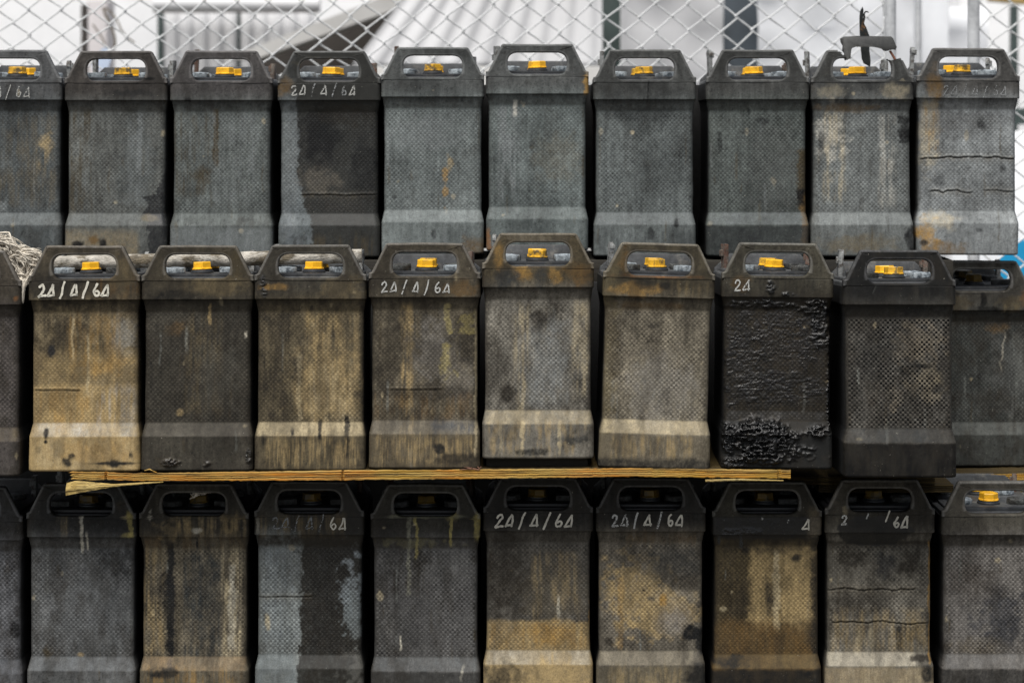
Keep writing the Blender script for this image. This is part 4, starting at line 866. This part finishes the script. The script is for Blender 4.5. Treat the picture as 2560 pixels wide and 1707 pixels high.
# ---------------------------------------------------------------- chain-link fence
M['wire'] = simple('white_coated_wire', (.60, .61, .61), .55, .15, 60, 3, .3, .0008, col2=(.30, .29, .27), thr=(.62, .75))
M['post'] = simple('galvanised_post', (.50, .51, .52), .5, .2, 25, 4, .2, .001, col2=(.30, .31, .32), thr=(.5, .7))
FY = 1.3
def fence(x0, x1, label, ztop, zbot=.02, skew=0.):
    b = BM(); kx = PX * (D0 + FY) / D0; hw = 40.5 * kx; hz = 33.5 * kx; rw = .0019
    root = empty('chain_link_fence', (0, FY, 0), label, 'fence')
    n = int((x1 - x0) / hw) + 1; xs0 = x0; rf = random.Random(3)
    for i in range(n):
        pts = []; nz = int((ztop - zbot) / hz) + 1; cx = xs0 + (i + .5) * hw
        for j in range(nz + 1):
            sg = 1 if (j + i) % 2 == 0 else -1
            z = zbot + j * hz + skew * cx + .0022 * math.sin(i * 1.3 + j * .7)
            z += .009 * math.sin(cx * 2.1 + j * .13) + rf.uniform(-.0015, .0015); x = cx + sg * (hw * .5 + .0018) + .002 * math.sin(j * .9 + i * 2.1) + .006 * math.sin(j * .4 + cx * 1.7); x = min(max(x, x0), x1)
            pts += [(x - sg * .0035, -.0012 * sg, z - .0028), (x, .002 * sg, z), (x - sg * .0035, .0012 * sg, z + .0028)]
        b.tube(pts, rw, 6, False)
    mobj('wire_mesh', b.mesh('wire_mesh'), M['wire'], root); return root
f1 = fence(at(-420, 0, FY).x, at(2214, 0, FY).x, 'white chain link fence behind the whole stack, from the left edge to the tall posts', HC + .42, .02, -.012)
f2 = fence(at(2448, 0, FY).x, at(3000, 0, FY).x, 'short run of chain link fence at the right edge beyond the second post', HC + .42, .02, .02)
def postthing(x0, x1, Y, label, ztop=1.55):
    a, c = at(x0, 0, Y).x, at(x1, 0, Y).x; b = BM(); r = (c - a) / 2
    b.lathe([(r, 0), (r, ztop)], 28); b.lathe([(r * 1.15, ztop), (r * 1.15, ztop + .012), (r * .4, ztop + .025)], 28)
    o = mobj('fence_post', b.mesh('fence_post'), M['post']); o.location = ((a + c) / 2, Y, 0); tag(o, label, 'post', 'tall fence posts')
postthing(2212, 2240, FY, 'galvanised fence post closing the long fence, above the snapped handle')
postthing(2419, 2449, FY, 'galvanised fence post above the rightmost top row battery')
postthing(2288, 2303, FY + .5, 'thin grey post between the two thicker fence posts')

# ---------------------------------------------------------------- yard behind the fence
DY = 1.6
def white(name, c, var=.06, scale=3, **kw): return simple(name, c, .6, var, scale, 4, .1, .002, **kw)
M['white_wall'] = white('white_wall_paint', (.85, .85, .855)); M['sheet'] = white('white_sheet_metal', (.46, .46, .468), .06, 3, col2=(.41, .405, .40), thr=(.5, .8))
M['tarp'] = white('grey_white_tarp', (.64, .65, .67), .08, 4); M['dark_green'] = simple('dark_green_steel', (.03, .045, .042), .6, .3, 8)
M['dark_brown'] = simple('dark_brown_void', (.035, .03, .026), .8, .4, 4); M['beam'] = white('grey_beam_paint', (.50, .49, .47), .12)
M['pinkgrey'] = white('pinkish_render', (.52, .49, .49), .12); M['blue_dark'] = simple('dark_slate_steel', (.035, .045, .055), .6, .3, 6)
M['blue'] = simple('blue_sheet', (.01, .27, .52), .5, .12, 6); M['ochre'] = simple('ochre_dirt', (.35, .25, .10), .8, .4, 6)
M['cable'] = simple('old_cable', (.12, .095, .06), .7, .3, 40); M['cloth'] = simple('pale_blue_cloth', (.50, .58, .72), .8, .15, 20)
def panel(name, px0, px1, py0, py1, Y, th, mat, label, cat, down=True):
    Y += DY; a = at(px0, py0, Y); c = at(px1, py1, Y); z0 = .0 if down else c.z
    return boxthing(name, a.x, c.x, Y, Y + th, z0, a.z, mat, label, cat, .004)
panel('white_building', -900, 420, -500, 0, 6.2, 1.5, M['white_wall'], 'bright white building wall filling the upper left background', 'building')
panel('white_building', 398, 2420, -600, 0, 7.4, 1.5, M['white_wall'], 'large pale building far behind the leaning sheets', 'building')
panel('white_building', 2400, 3400, -500, 0, 6.0, 1.5, M['white_wall'], 'white building beyond the fence at the right edge', 'building')
panel('steel_upright', 202, 215, 12, 0, 3.4, .05, M['dark_brown'], 'dark brown upright in front of the white wall, left one', 'upright')
panel('masonry_pillar', 217, 268, 2, 0, 3.7, .18, M['pinkgrey'], 'pinkish grey pillar with a cable hanging in front', 'pillar')
panel('steel_upright', 393, 406, 8, 0, 3.3, .05, M['dark_green'], 'dark green upright left of the corrugated panel', 'upright')
panel('steel_upright', 592, 600, 22, 0, 3.2, .04, M['dark_green'], 'thin dark green upright across the corrugated panel', 'upright')
def corrugated(name, poly_x0, poly_x1, ztop, zbot, Y, pitch, amp, mat, label, cat, lean=None, th=.004, sharp=1.):
    """poly_x*: functions of z for the left and right edges"""
    Y += DY; V, F = [], []; nx = 260; nz = 16
    for side in (0, 1):
        for j in range(nz + 1):
            z = zbot + (ztop - zbot) * j / nz; a, c = poly_x0(z), poly_x1(z)
            for i in range(nx + 1):
                x = a + (c - a) * i / nx; ph = (i / nx * (poly_x1(zbot) - poly_x0(zbot))) / pitch
                w = math.sin(2 * math.pi * ph); w = math.copysign(abs(w) ** sharp, w)
                y = Y + amp * w + amp * .8 * math.sin(ph * 1.1 + 1) + (lean(x, z) if lean else 0) + side * th
                V.append((x, y, z))
    m = nx + 1; h = m * (nz + 1)
    for j in range(nz):
        for i in range(nx):
            a = j * m + i; F.append((a, a + 1, a + m + 1, a + m)); F.append((h + a, h + a + m, h + a + m + 1, h + a + 1))
    for i in range(nx):
        F.append((i, h + i, h + i + 1, i + 1)); a = nz * m + i; F.append((a, a + 1, h + a + 1, h + a))
    for j in range(nz):
        a = j * m; F.append((a, a + m, h + a + m, h + a)); a += nx; F.append((a, h + a, h + a + m, a + m))
    c = Vector((sum(v[0] for v in V) / len(V), Y, zbot)); V = [(v[0] - c.x, v[1] - c.y, v[2] - c.z) for v in V]
    o = mobj(name, pydata(name, V, F, True), mat); o.location = c; return tag(o, label, cat)
X = lambda px, Y: at(px, 0, Y + DY).x
Zf = lambda py, Y: at(0, py, Y + DY).z
corrugated('corrugated_wall', lambda z: X(406, 3.5), lambda z: X(790, 3.5), Zf(20, 3.5), 0., 3.5, .055, .010, M['sheet'], 'white corrugated panel behind the fence, under the pale gutter', 'wall panel')
b = BM(); g0, g1 = at(385, 8, 4.7), at(800, 8, 4.7); b.tube([(0, 0, 0), g1 - g0], .036, 20); o = mobj('gutter', b.mesh('gutter'), M['white_wall']); o.location = g0; tag(o, 'round white gutter along the top of the corrugated panel', 'gutter')
# sloping roof edge and the dark gap under it
def slab(name, pts, Y, th, mat, label, cat):
    Y += DY; p0 = at(pts[0][0], pts[0][1], Y); pl = [(at(x, y, Y).x - p0.x, at(x, y, Y).z - p0.z) for x, y in pts]
    o = mobj(name, BM().prism(pl, 0, th, 0.).mesh(name, False), mat); o.location = p0; return tag(o, label, cat)
slab('roof_edge', [(560, 148), (1010, -28), (1060, -28), (1060, 4), (960, 34), (640, 148)], 2.4, .25, M['beam'], 'grey sloping roof edge rising to the right behind the fence', 'roof')
slab('dark_shed', [(640, 150), (955, 35), (1100, -20), (1100, 400), (560, 400)], 2.75, .6, M['dark_brown'], 'dark brown shed interior below the sloping roof edge', 'shed')
# leaning white corrugated sheets
edge = lambda z: X(1000 - (Zf(0, 2.1) - z) / (Zf(0, 2.1) - Zf(160, 2.1)) * 120, 2.1)
corrugated('corrugated_sheet', edge, lambda z: X(1508, 2.1), Zf(-70, 2.1), Zf(168, 2.1), 2.1, .085, .0045, M['sheet'], 'wide white corrugated sheet leaning in the middle background', 'sheet', lambda x, z: (z - HC) * .3, sharp=.8)
panel('steel_upright', 1507, 1552, -60, 0, 2.35, .08, M['dark_green'], 'dark upright between the two white sheets', 'upright')
panel('boundary_wall', 880, 1520, 166, 0, 2.0, .05, M['beam'], 'grey low panel under the leaning corrugated sheet', 'wall panel')
def crease(x, z): return .018 * math.sin((x * 1.6 + (z - HC) * 3.1) * 9) + .012 * math.sin((x - (z - HC) * 1.4) * 21)
corrugated('tarpaulin', lambda z: X(1553, 2.2), lambda z: X(1808, 2.2), Zf(-70, 2.2), .0, 2.2, .12, .003, M['sheet'], 'creased white tarpaulin between the two dark uprights', 'tarpaulin', crease)
panel('steel_upright', 1806, 1897, -60, 0, 2.45, .1, M['blue_dark'], 'broad slate blue upright behind the fence, right of centre', 'upright')
corrugated('tarpaulin', lambda z: X(1895, 2.3), lambda z: X(2285, 2.3), Zf(-70, 2.3), .0, 2.3, .2, .004, M['tarp'], 'greyish white tarpaulin left of the tall fence posts', 'tarpaulin', crease)
panel('white_cabinet', 2304, 2372, -60, 0, 2.4, .3, M['tarp'], 'pale narrow cabinet seen between the fence posts', 'cabinet')
corrugated('tarpaulin', lambda z: X(2372, 2.9), lambda z: X(2470, 2.9), Zf(18, 2.9), .0, 2.9, .2, .004, M['tarp'], 'pale tarpaulin behind the right fence post', 'tarpaulin', crease)
panel('steel_upright', 2530, 2546, 14, 0, 3.0, .05, M['dark_green'], 'dark green upright near the right photo edge', 'upright')
slab('timber_lintel', [(2480, -30), (2700, -30), (2700, 14), (2560, 10), (2480, 2)], 3.3, .1, M['ochre'], 'brown lintel at the top right corner', 'lintel')
slab('shrub_box', [(2538, 276), (2600, 270), (2640, 310), (2538, 312)], 2.2, .2, M['dark_green'], 'dark green planter beyond the right edge of the top row', 'planter')
slab('blue_sheet', [(2488, 660), (2540, 604), (2760, 560), (2760, 1000), (2470, 1000)], 1.7, .02, M['blue'], 'bright blue sheet behind the fence at the right edge', 'sheet')
panel('low_wall', 2380, 2900, 330, 0, 2.1, .1, M['white_wall'], 'low white wall behind the blue sheet', 'wall')
# cable and cloth
b = BM(); c0 = at(265, 20, 3.2)
def cb(pts, r): b.tube([at(x, y, 3.2) - c0 for x, y in pts], r, 8)
cb([(258, 20), (262, 34), (270, 50), (280, 72), (287, 95), (288, 112), (282, 126)], .0035)
cb([(262, 20), (276, 30), (292, 50), (304, 78), (318, 94), (336, 108)], .0028); cb([(232, 62), (248, 84), (258, 100), (262, 112)], .0025)
o = mobj('cable', b.mesh('cable'), M['cable']); o.location = c0; tag(o, 'loose brown cable looping down in front of the pinkish pillar', 'cable')
slab('cloth', [(229, 150), (233, 178), (262, 176), (270, 172), (280, 140), (270, 118), (258, 120)], 1.5, .01, M['cloth'], 'pale blue cloth seen through the second handle of the top row', 'cloth')

# ---------------------------------------------------------------- ground
n = N('yard_concrete'); v, _ = n.obj((1, 1, 1)); g = n.noise(v, 2.2, 8, .65); h = n.noise(v, 60, 4, .6)
n.bump(h, .5, .004); gm = n.fin(n.mix(n.ramp(g, .35, .65), (.05, .047, .042, 1), (.10, .094, .085, 1)), .85, .3)
me = pydata('ground', [(-150, -150, 0), (150, -150, 0), (150, 150, 0), (-150, 150, 0)], [(0, 1, 2, 3)], False)
gr = mobj('ground', me, gm); tag(gr, kind='structure')
